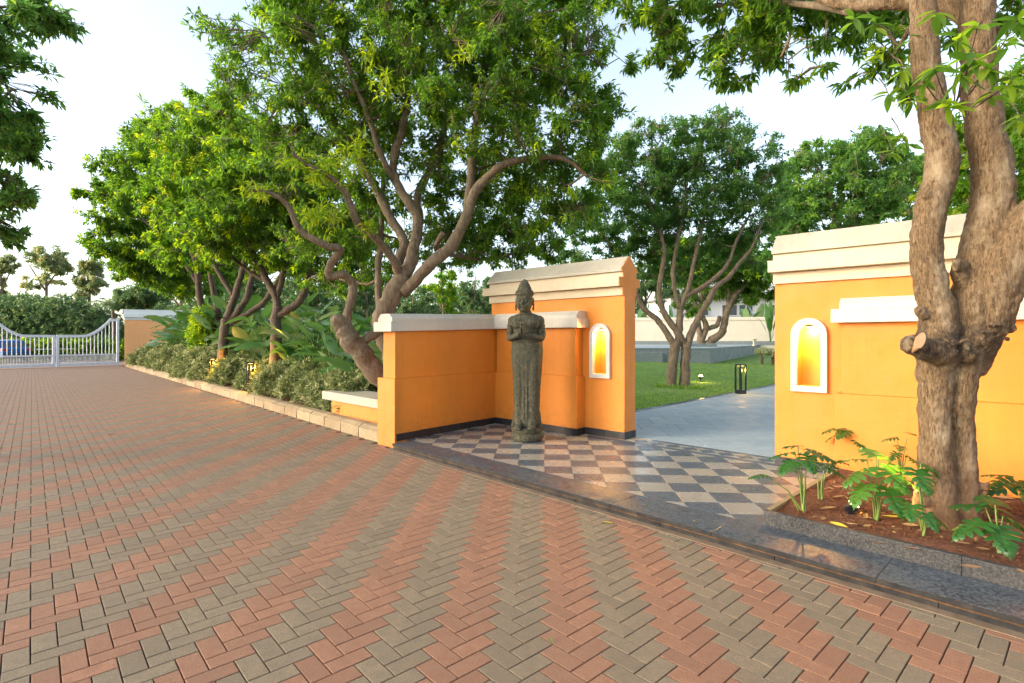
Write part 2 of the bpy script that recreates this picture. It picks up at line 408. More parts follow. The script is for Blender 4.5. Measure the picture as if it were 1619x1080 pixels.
# ------------------------------------------------------------------ light fittings
def lamp(name, kind, loc, energy, color=(1, .62, .22), size=.03, parent=None, target=None, spot=70):
    l = bpy.data.lights.new(name, kind); l.energy = energy; l.color = color
    if kind == 'POINT': l.shadow_soft_size = size
    if kind == 'SPOT': l.shadow_soft_size = size; l.spot_size = R(spot); l.spot_blend = .6
    o = bpy.data.objects.new(name, l); link(o, parent); o.location = loc
    if target is not None: o.rotation_euler = (Vector(target) - Vector(loc)).to_track_quat('-Z', 'Y').to_euler()
    return o

# ================================================================== SETTING: ground
mesh_obj('ground', [(-400, -60, -.06), (400, -60, -.06), (400, 700, -.06), (-400, 700, -.06)], [(0, 1, 2, 3)], M_GROUND)['kind'] = 'structure'

# ---- driveway of herringbone pavers
TH = math.atan((CX - 50) / F)
ED = Vector((-math.sin(TH), math.cos(TH))); EN = Vector((math.cos(TH), math.sin(TH)))
PU = .1035
E0 = g(620, 701.1, ZP); E1 = g(1566, 964.5, ZP)
EU = V2(E1 - E0).normalized(); EVB = Vector((-EU.y, EU.x))       # along the step edge towards the camera; into the entrance
E0_2 = V2(E0)
K0 = V2(g(600, 700, 0)); KD = (V2(g(196, 579, 0)) - K0).normalized(); KV = Vector((KD.y, -KD.x)) # kerb line and its inward side
if KV.x < 0: KV = -KV
GA = V2(g(0, 584, 0)); GM = V2(g(88, 581, 0)); GB = V2(g(192, 577.5, 0))   # the gate line
GU = (GB - GA).normalized(); GV = Vector((-GU.y, GU.x))
def in_drive(p):
    # on the drive: short of the step, of the kerb and of the gate
    if (p - E0_2).dot(EVB) > .03 and (p - E0_2).dot(EU) > -.05: return False
    if (p - K0).dot(KV) > -.02 and (p - E0_2).dot(EU) <= -.05: return False
    if (p - GA).dot(GV) > -.25: return False
    return True
driveway = empty('driveway', (0, 0, 0), kind='structure')
# bed of joint sand under the pavers, with a cement haunch along the step and kerb
def poly_sheet(name, pts, z, m, parent=None):
    return mesh_obj(name, [(p[0], p[1], z) for p in pts], [tuple(range(len(pts)))], m, parent)
far_l = GA + (-GU) * 9; drv = [(-9, -3), (9, -3), tuple(E0_2 + EU * 12), tuple(E0_2 + EVB * .1), tuple(K0 + KV * .1), tuple(K0 + KD * 31 + KV * .1), tuple(GB + GU * 1 + GV * .5), tuple(far_l + GV * .5), (-36, 10)]
poly_sheet('joint_sand', drv, -.012, M_SAND, driveway)
hb = B()
def strip(b, p, d, L, n0, n1, z0, z1):
    a = [p, p + d * L]; v = Vector((-d.y, d.x))
    q = [a[0] + v * n0, a[1] + v * n0, a[1] + v * n1, a[0] + v * n1]
    b.prism([tuple(x) for x in q], z0, z1)
strip(hb, E0_2 - EU * .1, EU, 9, -.055, .03, -.02, .004)
hb.build('cement_haunch', M_CEMENT, driveway)
# grid phase: a stripe edge runs straight away under the camera
P0 = Vector((.0506 * 2.479, 2.479)); a0 = P0.dot(EN) / PU; offa = math.ceil(a0) - a0
b0 = P0.dot(ED) / PU; offb = (round(a0 + offa) - 1) - b0
def brick_shape(L, Wd):
    g_ = .0030; x, y = L / 2 - g_, Wd / 2 - g_; i = .0022
    vs = [(-x + i, -y + i, 0), (x - i, -y + i, 0), (x - i, y - i, 0), (-x + i, y - i, 0),
          (-x, -y, -.0018), (x, -y, -.0018), (x, y, -.0018), (-x, y, -.0018),
          (-x, -y, -.02), (x, -y, -.02), (x, y, -.02), (-x, y, -.02)]
    fs = [(0, 1, 2, 3)]
    for k in range(4):
        k2 = (k + 1) % 4
        fs += [(4 + k, 4 + k2, k2, k), (8 + k, 8 + k2, 4 + k2, 4 + k)]
    return vs, fs
BV, BF = brick_shape(2 * PU, PU)
bmesh_ = {}
for nm, mt in (('red', M_BRED), ('grey', M_BGREY)):
    me = bpy.data.meshes.new('brick'); me.from_pydata(BV, [], BF); me.materials.append(mt); bmesh_[nm] = me
bricks = []
for ia in range(-330, 330):
    for ib in range(-120, 560):
        t = (ia - ib) % 4
        if t not in (0, 3): continue
        if t == 0: ca, cb, dr = ia + 1, ib + .5, EN
        else: ca, cb, dr = ia + .5, ib + 1, ED
        p = EN * ((ca - offa) * PU) + ED * ((cb - offb) * PU)
        if p.y < 1.0 or p.y > 33: continue
        if p.x < -1.02 * p.y - 1.6: continue
        if p.x > 1.02 * p.y + 1.2: continue
        if not in_drive(p): continue
        red = ((ia - ib + 2) // 4) % 2 == 1
        bricks.append((p, math.atan2(dr.y, dr.x), red, t))
def vis_key(b):
    p = b[0]; q = p.y
    x = p.x / q * F + CX; y = HZ + F * EYE / q
    return q if (-15 < x < 1634 and y < 1088) else 1e6 + q
bricks.sort(key=vis_key)
def brick_z(p):
    return .006 * (mn.noise(Vector((p.x * .45, p.y * .45, 3)))) 
import mathutils.noise as mn
for p, a, red, t in bricks[:300]:
    o = bpy.data.objects.new('brick', bmesh_['red' if red else 'grey']); link(o, driveway)
    o.location = (p.x, p.y, random.uniform(-.0007, .0007)); o.rotation_euler = (random.gauss(0, .0018), random.gauss(0, .0018), a + random.gauss(0, .004))
rest = bricks[300:]
VB = np.array(BV); nb = len(rest); nv = len(BV)
pos = np.array([(b[0].x, b[0].y) for b in rest]); ang = np.array([b[1] for b in rest]) + rng.normal(0, .004, nb); redm = np.array([b[2] for b in rest])
ca, sa = np.cos(ang)[:, None], np.sin(ang)[:, None]
vx = VB[None, :, 0] * ca - VB[None, :, 1] * sa + pos[:, 0, None]
vy = VB[None, :, 0] * sa + VB[None, :, 1] * ca + pos[:, 1, None]
tx, ty = rng.normal(0, .0015, (2, nb, 1))
vz = np.repeat(VB[None, :, 2], nb, 0) + rng.uniform(-.0005, .0005, (nb, 1)) + VB[None, :, 0] * tx + VB[None, :, 1] * ty
allv = np.stack([vx, vy, vz], -1).reshape(-1, 3)
FB = np.array(BF); allf = (FB[None] + (np.arange(nb) * nv)[:, None, None]).reshape(-1, 4)
def np_mesh(name, v, f, mats, parent=None, rnd=None, mi=None, smooth=False):
    me = bpy.data.meshes.new(name); k = f.shape[1]
    me.vertices.add(len(v)); me.vertices.foreach_set('co', v.astype(np.float32).ravel())
    me.loops.add(f.size); me.loops.foreach_set('vertex_index', f.astype(np.int32).ravel())
    me.polygons.add(len(f)); me.polygons.foreach_set('loop_start', np.arange(0, f.size, k, dtype=np.int32))
    me.polygons.foreach_set('loop_total', np.full(len(f), k, np.int32))
    if mi is not None: me.polygons.foreach_set('material_index', mi.astype(np.int32))
    me.polygons.foreach_set('use_smooth', np.full(len(f), bool(smooth)))
    for m in mats: me.materials.append(m)
    if rnd is not None:
        a = me.attributes.new('rnd', 'FLOAT', 'POINT'); a.data.foreach_set('value', rnd.astype(np.float32))
    me.update(calc_edges=True)
    return link(bpy.data.objects.new(name, me), parent)
o = np_mesh('far_bricks', allv, allf, [M_BRED, M_BGREY], driveway, np.repeat(rng.random(nb), nv), np.repeat((~redm).astype(int), len(BF)))
o['kind'] = 'stuff'

# ---- kerb of sandstone blocks
kerb = empty('kerb', (K0.x, K0.y, 0), kind='structure')
kz = B(); kL = .66
prof = [(0, -.04), (.004, .150), (.085, .198), (.21, .205), (.21, -.04)]
vs = []
for s in (0.013, kL - .013):
    for d, z in prof: vs.append((s, d, z))
n = len(prof)
kme = []
for v in range(3):
    me = bpy.data.meshes.new('kerb_stone')
    vv = [(x, y + random.gauss(0, .003), z + (random.gauss(0, .003) if z > 0 else 0)) for x, y, z in vs]
    me.from_pydata(vv, [], [tuple(range(n)), tuple(range(2 * n - 1, n - 1, -1))] + [((i + 1) % n, i, i + n, (i + 1) % n + n) for i in range(n)])
    me.materials.append(M_KERB); kme.append(me)
klen = (V2(g(196, 579, 0)) - K0).length
ka = math.atan2(KD.y, KD.x)
for i in range(int(klen / kL)):
    o = bpy.data.objects.new('kerb_stone', kme[i % 3]); link(o, kerb)
    p = KD * (i * kL + .03)
    o.location = (p.x, p.y, random.uniform(-.004, .004)); o.rotation_euler = (0, 0, ka + random.gauss(0, .004)); o.scale = (1, -1 if KD.x * KV.y - KD.y * KV.x < 0 else 1, 1)

# ---- entrance floor: checkered tiles, granite nosing, threshold bands
floor = empty('entrance_floor', (0, 0, 0), kind='structure')
TG = math.atan(55 / F); T1 = Vector((math.sin(TG), math.cos(TG))); T2 = Vector((math.cos(TG), -math.sin(TG))); TS = .312
TO = V2(g(817.7, 736.2, ZP))
I0 = V2(g(679.7, 702.8, ZP)); I1 = V2(g(1203.6, 829.4, ZP)); IU = (I1 - I0).normalized(); IV = Vector((-IU.y, IU.x))
BA = V2(g(929, 690, ZP)); BB = V2(g(1225, 736.4, ZP)); BU = (BB - BA).normalized(); BVv = Vector((-BU.y, BU.x))
def clip(poly, o, n):            # keep the side where (p-o).n >= 0
    out = []
    for i in range(len(poly)):
        p, q = poly[i], poly[(i + 1) % len(poly)]; dp, dq = (p - o).dot(n), (q - o).dot(n)
        if dp >= 0: out.append(p)
        if dp * dq < 0: out.append(p + (q - p) * (dp / (dp - dq)))
    return out
def area(poly): return abs(sum(poly[i].cross(poly[(i + 1) % len(poly)]) for i in range(len(poly)))) / 2
def inset(poly, k):
    c = sum(poly, Vector((0, 0))) / len(poly)
    out = []
    n = len(poly)
    for i in range(n):
        p0, p1, p2 = poly[i - 1], poly[i], poly[(i + 1) % n]
        e1 = (p1 - p0); e2 = (p2 - p1)
        if e1.length < 1e-6 or e2.length < 1e-6: out.append(p1); continue
        n1 = Vector((-e1.y, e1.x)).normalized(); n2 = Vector((-e2.y, e2.x)).normalized()
        if (c - p1).dot(n1) < 0: n1 = -n1
        if (c - p1).dot(n2) < 0: n2 = -n2
        d = max(.3, 1 + n1.dot(n2)); out.append(p1 + (n1 + n2) * (k / d))
    return out
def tile(name, poly, z, m, parent, joint=.0065, ch=.0015):
    poly = inset(poly, joint / 2)
    if sum(poly[i].cross(poly[(i + 1) % len(poly)]) for i in range(len(poly))) < 0: poly = poly[::-1]
    tp = inset(poly, ch); n = len(poly); z += random.uniform(-.0006, .0006)
    vs = [(p.x, p.y, z) for p in tp] + [(p.x, p.y, z - ch) for p in poly] + [(p.x, p.y, z - .012) for p in poly]
    fs = [tuple(range(n))] + [(n + i, n + (i + 1) % n, (i + 1) % n, i) for i in range(n)] + [(2 * n + i, 2 * n + (i + 1) % n, n + (i + 1) % n, n + i) for i in range(n)]
    return mesh_obj(name, vs, fs, m, parent)
R0 = V2(g(1225.2, 735, ZP)); A0 = V2(g(783, 669, ZP))
C0 = V2(g(1207, 829.7, ZP)); CU = Vector((.673, -.740)).normalized(); CW = Vector((.717, .697)).normalized()
for i in range(-8, 16):
    for j in range(-14, 14):
        # cell i along the rows, j away from the camera
        q = [TO + T2 * ((i + a) * TS) + T1 * ((j + b) * TS) for a, b in ((0, 0), (1, 0), (1, 1), (0, 1))]
        q = clip(q, I0, IV)
        if len(q) > 2: q = clip(q, BA, -BVv)
        if len(q) < 3 or area(q) < .0006: continue
        c = sum(q, Vector((0, 0))) / len(q)
        if (c - A0).dot(Vector((-.768, .641))) > .12: continue          # behind the low wall
        if (c - A0).dot(Vector((.686, .728))) > .15 and (c - A0).dot(Vector((.728, -.686))) < 1.7: continue
        if (c - C0).dot(CU) > .25 and (c - C0).dot(CW) > -.2: continue   # under the bed
        if c.y < 2.5: continue
        tile('tile', q, ZP, M_GRAN if (i + j) % 2 == 0 else M_TCREAM, floor)
# threshold: dark band, diamonds, dark band
def bandpoly(s0, s1, d0, d1): return [BA + BU * s + BVv * d for s, d in ((s0, d0), (s1, d0), (s1, d1), (s0, d1))]
LB = (BB - BA).length
for d0, d1 in ((0, .105), (.345, .45)):
    s = -.05
    while s < LB + .6:
        if d0 > .2 and s < .75: s += .3; continue
        tile('band_slab', bandpoly(s, s + .6, d0, d1), ZP, M_GRAN, floor, .002); s += .6
dg = .24; k = 0; s = .78
while s < LB + .5:
    c = BA + BU * s + BVv * .225
    h = dg / 2
    dm = [c + BU * h, c + BVv * h * .98, c - BU * h, c - BVv * h * .98]
    tile('diamond_tile', dm, ZP, M_GRAN, floor, .004)
    for sg in (1, -1):
        tri = [c + BU * h, c + BVv * (h * sg) + BU * 0, c + BU * (2 * h) + BVv * (h * sg)]
        tile('corner_tile', tri, ZP, M_TCREAM, floor, .004)
    s += dg
# grout bed
gb = B(); gp = [tuple(I0 - IU * .9), tuple(I0 + IU * 6.5), tuple(I0 + IU * 6.5 + IV * 6), tuple(BA + BVv * .45 + BU * 3.2), tuple(BA + BVv * .45), tuple(I0 - IU * .9 + IV * 3)]
poly_sheet('grout_bed', [(p[0], p[1]) for p in gp], ZP - .004, M_GROUT, floor)
# nosing slabs and riser along the drive
s = 0.0; nz = Frame(E0_2, EU, EVB); first = True
cuts = [0, .85, 1.85, 2.75, 3.72, 4.65, 5.7, 6.7, 7.7, 8.7]
wid = lambda s: .36 + .012 * s
for a_, b_ in zip(cuts[:-1], cuts[1:]):
    q = [nz.o + nz.u * a_, nz.o + nz.u * b_]
    def inner(p):     # where the tile line crosses, straight in from the edge
        t = (I0 - p).dot(IV) / nz.v.dot(IV); return p + nz.v * t
    poly = [q[0], q[1], inner(q[1]), inner(q[0])]
    poly = inset(poly, .0006)
    b = B(); b.prism([tuple(p) for p in poly], ZP - .034, ZP + .001)
    b.mi = [0, 0, 1, 1, 1, 1]; b.build('nosing_slab', [M_NOSE, M_RISER], floor, bevel=.003)
for a_, b_ in zip([0, .6, 1.5, 2.4, 3.3, 4.2, 5.1, 6.0, 6.9, 7.8], [.6, 1.5, 2.4, 3.3, 4.2, 5.1, 6.0, 6.9, 7.8, 8.7]):
    b = B(); nz.box(b, a_ + .002, b_ - .002, .018, .06, -.03, ZP - .0465); fixnormals(b.build('riser_tile', M_RISER, floor, bevel=.002))
b = B(); nz.box(b, 0.01, 8.7, .010, .05, ZP - .046, ZP - .0345); fixnormals(b.build('mortar_line', m_rough('orange_mortar', [(.35, (.030, .016, .008)), (.7, (.17, .085, .032))], 9, .9, .4, 60, .003), floor))
b = B(); nz.box(b, 0.02, 8.7, .03, .30, -.03, ZP - .0355); fixnormals(b.build('riser_backing', M_CEMENT, floor))

# ---- garden path: blue-grey slabs on the same diagonal grid, edged by a dark strip along the lawn
path = empty('garden_path', (0, 0, 0), kind='structure')
LA = V2(g(1004, 652, ZP)); LBp = V2(g(1225, 609.5, ZP)); LU = (LBp - LA).normalized(); LV = Vector((-LU.y, LU.x))
SZ = TS * 2
pb = BA + BVv * .45
for i in range(-3, 20):
    for j in range(0, 22):
        off = (j % 2) * SZ / 2
        q = [TO + T2 * ((i + a) * SZ + off) + T1 * ((j + b) * SZ) for a, b in ((0, 0), (1, 0), (1, 1), (0, 1))]
        q = clip(q, pb, BVv)
        if len(q) > 2: q = clip(q, LA, -LV)
        if len(q) < 3 or area(q) < .004: continue
        c = sum(q, Vector((0, 0))) / len(q)
        if c.x > 11.5 or c.x < .6 or c.y < 4: continue
        if (c - R0).dot(Vector((.742, -.670))) > 1.0: continue
        tile('stone_slab', q, ZP, M_SLAB, path, .007, .0015)
for k in range(14):
    q = [LA + LU * (k * .9 - 2.2 + a) + LV * d for a, d in ((0, 0), (.9, 0), (.9, .14), (0, .14))]
    tile('edge_strip', q, ZP + .004, M_GRAN if k % 2 else M_NOSE, path, .003)
poly_sheet('path_bed', [tuple(pb), tuple(BB + BVv * .45 + BU * 4), (14, 4), (14, 22), tuple(LA + LU * 11 + LV * .14), tuple(LA - LU * 3 + LV * .14)], ZP - .005, M_CEMENT, path)

# ---- lawn, rising gently away from the path
def lawn_z(p):
    d = max(0, (p - (LA + LV * .14)).dot(LV)); return ZP + .006 + .043 * d
def glawn(px, py):
    Y = 10.0
    for _ in range(60):
        P = at(px, py, Y); z = lawn_z(V2(P)); Y = Y * .5 + .5 * (F * (EYE - z) / (py - HZ))
    P = at(px, py, Y); return Vector((P.x, P.y, lawn_z(V2(P))))
lv, lf = [], []; NU, NV = 40, 44
for j in range(NV):
    for i in range(NU):
        p = LA + LV * (.14 + (j / (NV - 1)) ** 1.4 * 46) + LU * (-14 + i / (NU - 1) * 46)
        z = lawn_z(p) + (.02 * mn.noise(Vector((p.x * .6, p.y * .6, 0))) if j else 0)
        lv.append((p.x, p.y, z))
for j in range(NV - 1):
    for i in range(NU - 1):
        pc_ = Vector(lv[j * NU + i][:2])
        if (pc_ - K0).dot(KV) < 5 or (pc_ - V2(g(783, 669, ZP))).dot(Vector((.686, .728))) < .6: continue
        lf.append((j * NU + i, j * NU + i + 1, (j + 1) * NU + i + 1, (j + 1) * NU + i))
tag(mesh_obj('lawn', lv, lf, M_LAWN, None, True), kind='structure')
# blades on the part of the lawn the opening shows
pts = []
while len(pts) < 26000:
    Y = 9.5 + 19 * random.random() ** 1.5; px = random.uniform(985, 1245)
    p = Vector(((px - CX) / F * Y, Y))
    d = (p - (LA + LV * .14)).dot(LV)
    if d < .0: continue
    pts.append((p.x, p.y, lawn_z(p) - .002))
def blades(name, pts, h, w, m, parent=None, lean=.5):
    P = np.array(pts); n = len(P); a = rng.uniform(0, 2 * np.pi, n); hh = h * rng.uniform(.5, 1.3, n)
    d = np.stack([np.cos(a), np.sin(a), np.zeros(n)], 1); s = np.stack([-np.sin(a), np.cos(a), np.zeros(n)], 1)
    up = np.array([0, 0, 1.])
    ww = (w * rng.uniform(.7, 1.3, n))[:, None]
    v = np.stack([P - s * ww, P + s * ww, P + up * hh[:, None] + d * (hh * lean * rng.random(n))[:, None]], 1).reshape(-1, 3)
    f = np.arange(n * 3).reshape(-1, 3)
    return np_mesh(name, v, f, [m], parent, np.repeat(rng.random(n), 3))
tag(blades('grass', pts, .035, .007, M_GRASS), label='short mown green grass on the lawn behind the gateway', cat='grass', kind='stuff')

# ================================================================== WALLS
UA = Vector((.728, -.686)); VA = Vector((.686, .728))
WA = Vector((-.641, -.768)); WV = Vector((-.768, .641))
UR = Vector((.742, -.670)); VR = Vector((.670, .742))
FA = Frame(A0, UA, VA); FL = Frame(A0, WA, WV); FR = Frame(R0, UR, VR)

def arch_pts(w, z0, z1, n=12):
    r = w / 2; zc = z1 - r
    pts = [(-r, z0)] + [(-r * math.cos(math.pi * k / n), zc + r * math.sin(math.pi * k / n)) for k in range(n + 1)] + [(r, z0)]
    return pts           # open outline from the lower left over the top to the lower right
def hole_plate(fr, s0, s1, sc_, w, z0, z1, zh0, zh1, d0, d1, name, m, parent):
    """front plate of a wall with an arched niche cut through it"""
    b = B(); ar = arch_pts(w, zh0, zh1, 16)
    mid = len(ar) // 2
    left = [(s0, z0), (sc_, z0), (sc_, zh0)] + [(sc_ + x, z) for x, z in ar[:mid + 1]] + [(sc_, z1), (s0, z1)]
    right = [(s1, z0), (s1, z1), (sc_, z1)] + [(sc_ + x, z) for x, z in ar[mid:]] + [(sc_, zh0), (sc_, z0)]
    for poly in (left, right):
        n = len(poly)
        vs = [fr.p(s, d0, z) for s, z in poly] + [fr.p(s, d1, z) for s, z in poly]
        b.add(vs, [tuple(range(n)), tuple(range(2 * n - 1, n - 1, -1))])
    # outer rim
    rim = [(s0, z0), (s1, z0), (s1, z1), (s0, z1)]
    for i in range(4):
        p, q = rim[i], rim[(i + 1) % 4]
        b.add([fr.p(p[0], d0, p[1]), fr.p(q[0], d0, q[1]), fr.p(q[0], d1, q[1]), fr.p(p[0], d1, p[1])], [(0, 1, 2, 3)])
    ring = [(sc_ + x, z) for x, z in ar]; n = len(ring)
    for i in range(n):
        p, q = ring[i], ring[(i + 1) % n]
        b.add([fr.p(p[0], d0, p[1]), fr.p(q[0], d0, q[1]), fr.p(q[0], d1, q[1]), fr.p(p[0], d1, p[1])], [(0, 1, 2, 3)])
    return fixnormals(b.build(name, m, parent))
def niche(fr, sc_, d, parent, w=.36, iw=.235, z0=.955, z1=1.775, iz0=1.02, iz1=1.712, pr=.05, dep=.13, power=13.0):
    o = arch_pts(w, z0, z1, 16); i = arch_pts(iw, iz0, iz1, 16); n = len(o)
    vs = [fr.p(sc_ + x, d - pr, z) for x, z in o] + [fr.p(sc_ + x, d - pr, z) for x, z in i] + \
         [fr.p(sc_ + x, d + .002, z) for x, z in o] + [fr.p(sc_ + x, d + .03, z) for x, z in i]
    fs = []
    for k in range(n):
        k2 = (k + 1) % n
        fs += [(k, k2, n + k2, n + k), (k, k2, 2 * n + k2, 2 * n + k), (n + k, n + k2, 3 * n + k2, 3 * n + k)]
    b = B().add(vs, fs); f = fixnormals(b.build('lamp_frame', M_FRAME, parent, bevel=.003))
    # small lamp at the crown of the niche
    b = B(); fr.box(b, sc_ - .045, sc_ + .045, d + .03, d + .10, iz1 - .035, iz1 - .006)
    l = fixnormals(b.build('niche_lamp', M_BLACK, parent))
    b = B(); fr.box(b, sc_ - .035, sc_ + .035, d + .04, d + .09, iz1 - .039, iz1 - .0355)
    fixnormals(b.build('lamp_lens', M_GLOW, l))
    q = fr.p(sc_, d + .055, iz1 - .075)
    lamp('niche_light', 'POINT', q, power, (1, .66, .16), .02, parent)

def gate_wall_top(fr, s0, s1, d0, d1, parent, left_over, right_over):
    """stepped mouldings under a steep weathered ridge; d0..d1 is the wall's own thickness"""
    dm = (d0 + d1) / 2
    def both(o): return d0 - o, d1 + o
    def piece(name, prof, m, a, c, bev=.004):
        b = B(); fr.extrude(b, prof, s0 - a, s1 + c); return fixnormals(b.build(name, m, parent, bevel=bev))
    lo, ro = left_over, right_over
    a, c = both(.037); piece('moulding', [(a, 2.175), (a, 2.300), (c, 2.300), (c, 2.175)], M_BAND, lo * .3, ro * .3)
    a, c = both(.138); piece('moulding', [(a, 2.3025), (a, 2.435), (c, 2.435), (c, 2.3025)], M_BAND, lo, ro)
    a, c = both(.030); piece('moulding', [(a, 2.4375), (a, 2.515), (c, 2.515), (c, 2.4375)], M_BAND, lo * .3, ro * .3)
    a, c = both(.070); piece('ridge_coping', [(a, 2.5175), (a, 2.56), (dm - .02, 2.755), (dm + .02, 2.755), (c, 2.56), (c, 2.5175)], M_CAPTOP, lo * .5, ro * .3)

def end_skin(fr, s, d0, d1, parent, off=.0):
    """orange end face of the taller wall, following its whole profile"""
    dm = (d0 + d1) / 2
    pr = [(0, ZP), (0, 2.173), (.037, 2.173), (.037, 2.301), (.138, 2.301), (.138, 2.436), (.030, 2.436), (.030, 2.516), (.070, 2.516), (.070, 2.561)]
    left = [(d0 - o - .001, z) for o, z in pr]; right = [(d1 + o + .001, z) for o, z in reversed(pr)]
    prof = left + [(dm, 2.757)] + right
    b = B(); fr.extrude(b, prof, s, s + .012)
    return fixnormals(b.build('end_face', M_ORANGE, parent))

# --- left gateway wall (taller, with the lamp niche)
SD = 2.412
gw = tag(empty('gateway_wall', (A0.x, A0.y, 0)), 'orange gateway wall behind the stone statue, cream ridge and one lit niche', 'wall', 'orange gateway walls')
def niche_s(fr, px, d):     # where along the wall a photo column falls
    k = (px - CX) / F; o = fr.o + fr.v * d
    return (k * o.y - o.x) / (fr.u.x - k * fr.u.y)
dM = .22
nsA = niche_s(FA, 947.2, dM - .05)
gw.location = (0, 0, 0)
hole_plate(FA, -.31, SD - .002, nsA, .235, ZP - .02, 2.174, 1.02, 1.712, dM, dM + .15, 'front_face', M_ORANGE, gw)
b = B(); FA.box(b, -.31, SD - .002, dM + .152, dM + .30, ZP - .02, 2.174); fixnormals(b.build('wall_core', M_ORANGE, gw))
gate_wall_top(FA, -.31, SD - .002, dM, dM + .30, gw, .10, 0.0)
end_skin(FA, SD, dM, dM + .30, gw)
niche(FA, nsA, dM, gw)
def low_section(fr, s0, s1, parent, dfront, dback, name_l='dado', t=0.0, over_l=.0, over_r=.0, thick=None, zb=ZP):
    """plinth, recessed panel and cream coping of the low wall run"""
    b = B(); fr.box(b, s0, s1, dfront, dback, zb - .02, .975, 0, 0); fixnormals(b.build('dado', M_ORANGE, parent, bevel=.006))
# low run built against it
b = B(); FA.box(b, 0.0, 1.73, 0, dM - .001, ZP - .02, .975); fixnormals(b.build('plinth', M_ORANGE, gw, bevel=.006))
b = B(); FA.box(b, 0.0, 1.69, .03, dM - .001, .9755, 1.71); fixnormals(b.build('panel', M_ORANGE, gw, bevel=.004))
b = B(); FA.box(b, -.03, 1.80, -.07, dM - .001, 1.712, 1.853); fixnormals(b.build('coping', M_CREAM, gw, bevel=.006))
b = B(); FA.extrude(b, [(-.03, 1.854), (-.03, 1.905), (.04, 1.968), (dM - .001, 1.975), (dM - .001, 1.854)], -.02, 1.755); fixnormals(b.build('coping_top', M_CREAM, gw, bevel=.005))
def skirting(fr, s0, s1, d0, d1, parent, z1=.19, n=1):
    L = (s1 - s0) / n
    for k in range(n):
        b = B(); fr.box(b, s0 + k * L + .0008, s0 + (k + 1) * L - .0008, d0, d1, ZP + .001, z1 + random.uniform(-.003, .003)); fixnormals(b.build('skirting_tile', M_SKIRT, parent, bevel=.002))
skirting(FA, .012, 1.742, -.012, -.0005, gw, n=4)
skirting(FA, 1.731, 1.743, .0, dM - .014, gw)
skirting(FA, 1.744, SD + .024, dM - .012, dM - .0005, gw, n=2)
skirting(FA, SD + .0125, SD + .0245, dM, dM + .30, gw)

# --- low return wall running from that corner to the drive
lw = tag(empty('low_wall', (0, 0, 0)), 'low orange return wall with pale coping between the drive kerb and the statue corner', 'wall')
tl = .030
b = B(); FL.box(b, -.40, 2.146, 0, .40, -.05, .975, 0, 0); fixnormals(b.build('plinth', M_ORANGE, lw, bevel=.006))
b = B(); FL.box(b, -.36, 2.118, .025, .30, .9755, 1.71, tl, 0); fixnormals(b.build('panel', M_ORANGE, lw, bevel=.004))
b = B(); FL.box(b, -.10, 2.235, -.035, .375, 1.712, 1.853, tl); fixnormals(b.build('coping', M_CREAM, lw, bevel=.006))
b = B(); FL.extrude(b, [(.0, 1.854), (.0, 1.90), (.07, 1.967), (.26, 1.967), (.33, 1.90), (.33, 1.854)], -.04, 2.19, tl); fixnormals(b.build('coping_top', M_CREAM, lw, bevel=.005))
skirting(FL, .0, 2.12, -.012, -.0005, lw, n=5)

# --- right gateway wall with its lamp niche and planted bed
rw = tag(empty('gateway_wall', (0, 0, 0)), 'large orange gateway wall behind the thick forked tree, cream mouldings and lit niche', 'wall', 'orange gateway walls')
nsR = niche_s(FR, 1278, -.05); LR = 6.2
hole_plate(FR, 0, 1.4, nsR, .235, ZP - .02, 2.174, 1.02, 1.712, 0, .15, 'front_face', M_ORANGE, rw)
b = B(); FR.box(b, 1.401, LR, .001, .15, ZP - .02, 2.174); FR.box(b, .0, LR, .152, .30, ZP - .02, 2.174); fixnormals(b.build('wall_core', M_ORANGE, rw))
gate_wall_top(FR, 0, LR, 0, .30, rw, .04, 0)
niche(FR, nsR, 0, rw)
b = B(); FR.box(b, .646, LR, -.22, -.001, .0, .975); fixnormals(b.build('plinth', M_ORANGE, rw, bevel=.006))
b = B(); FR.box(b, .709, LR, -.19, -.001, .9755, 1.71); fixnormals(b.build('panel', M_ORANGE, rw, bevel=.004))
b = B(); FR.box(b, .621, LR, -.29, -.001, 1.712, 1.853); fixnormals(b.build('coping', M_CREAM, rw, bevel=.006))
b = B(); FR.extrude(b, [(-.25, 1.854), (-.25, 1.905), (-.18, 1.968), (-.001, 1.975), (-.001, 1.854)], .69, LR); fixnormals(b.build('coping_top', M_CREAM, rw, bevel=.005))
skirting(FR, .0, .64, -.012, -.0005, rw)

# --- bench-like orange block with a concrete slab beside the kerb
bq0 = V2(g(524, 651.4, .2)); bq1 = V2(g(600, 667.5, .2)); bu = (bq1 - bq0).normalized(); bv = Vector((-bu.y, bu.x))
if bv.y < 0: bv = -bv
FBn = Frame(bq0, bu, bv)
bench = tag(empty('garden_bench', (0, 0, 0)), 'short orange masonry bench with grey slab seat beside the low wall end', 'bench')
b = B(); FBn.box(b, 0, (bq1 - bq0).length + .1, 0, .5, .05, .425); fixnormals(b.build('base', M_ORANGE, bench, bevel=.006))
b = B(); FBn.box(b, -.24, (bq1 - bq0).length + .08, -.07, .55, .426, .575); fixnormals(b.build('seat', M_CAPTOP, bench, bevel=.008))

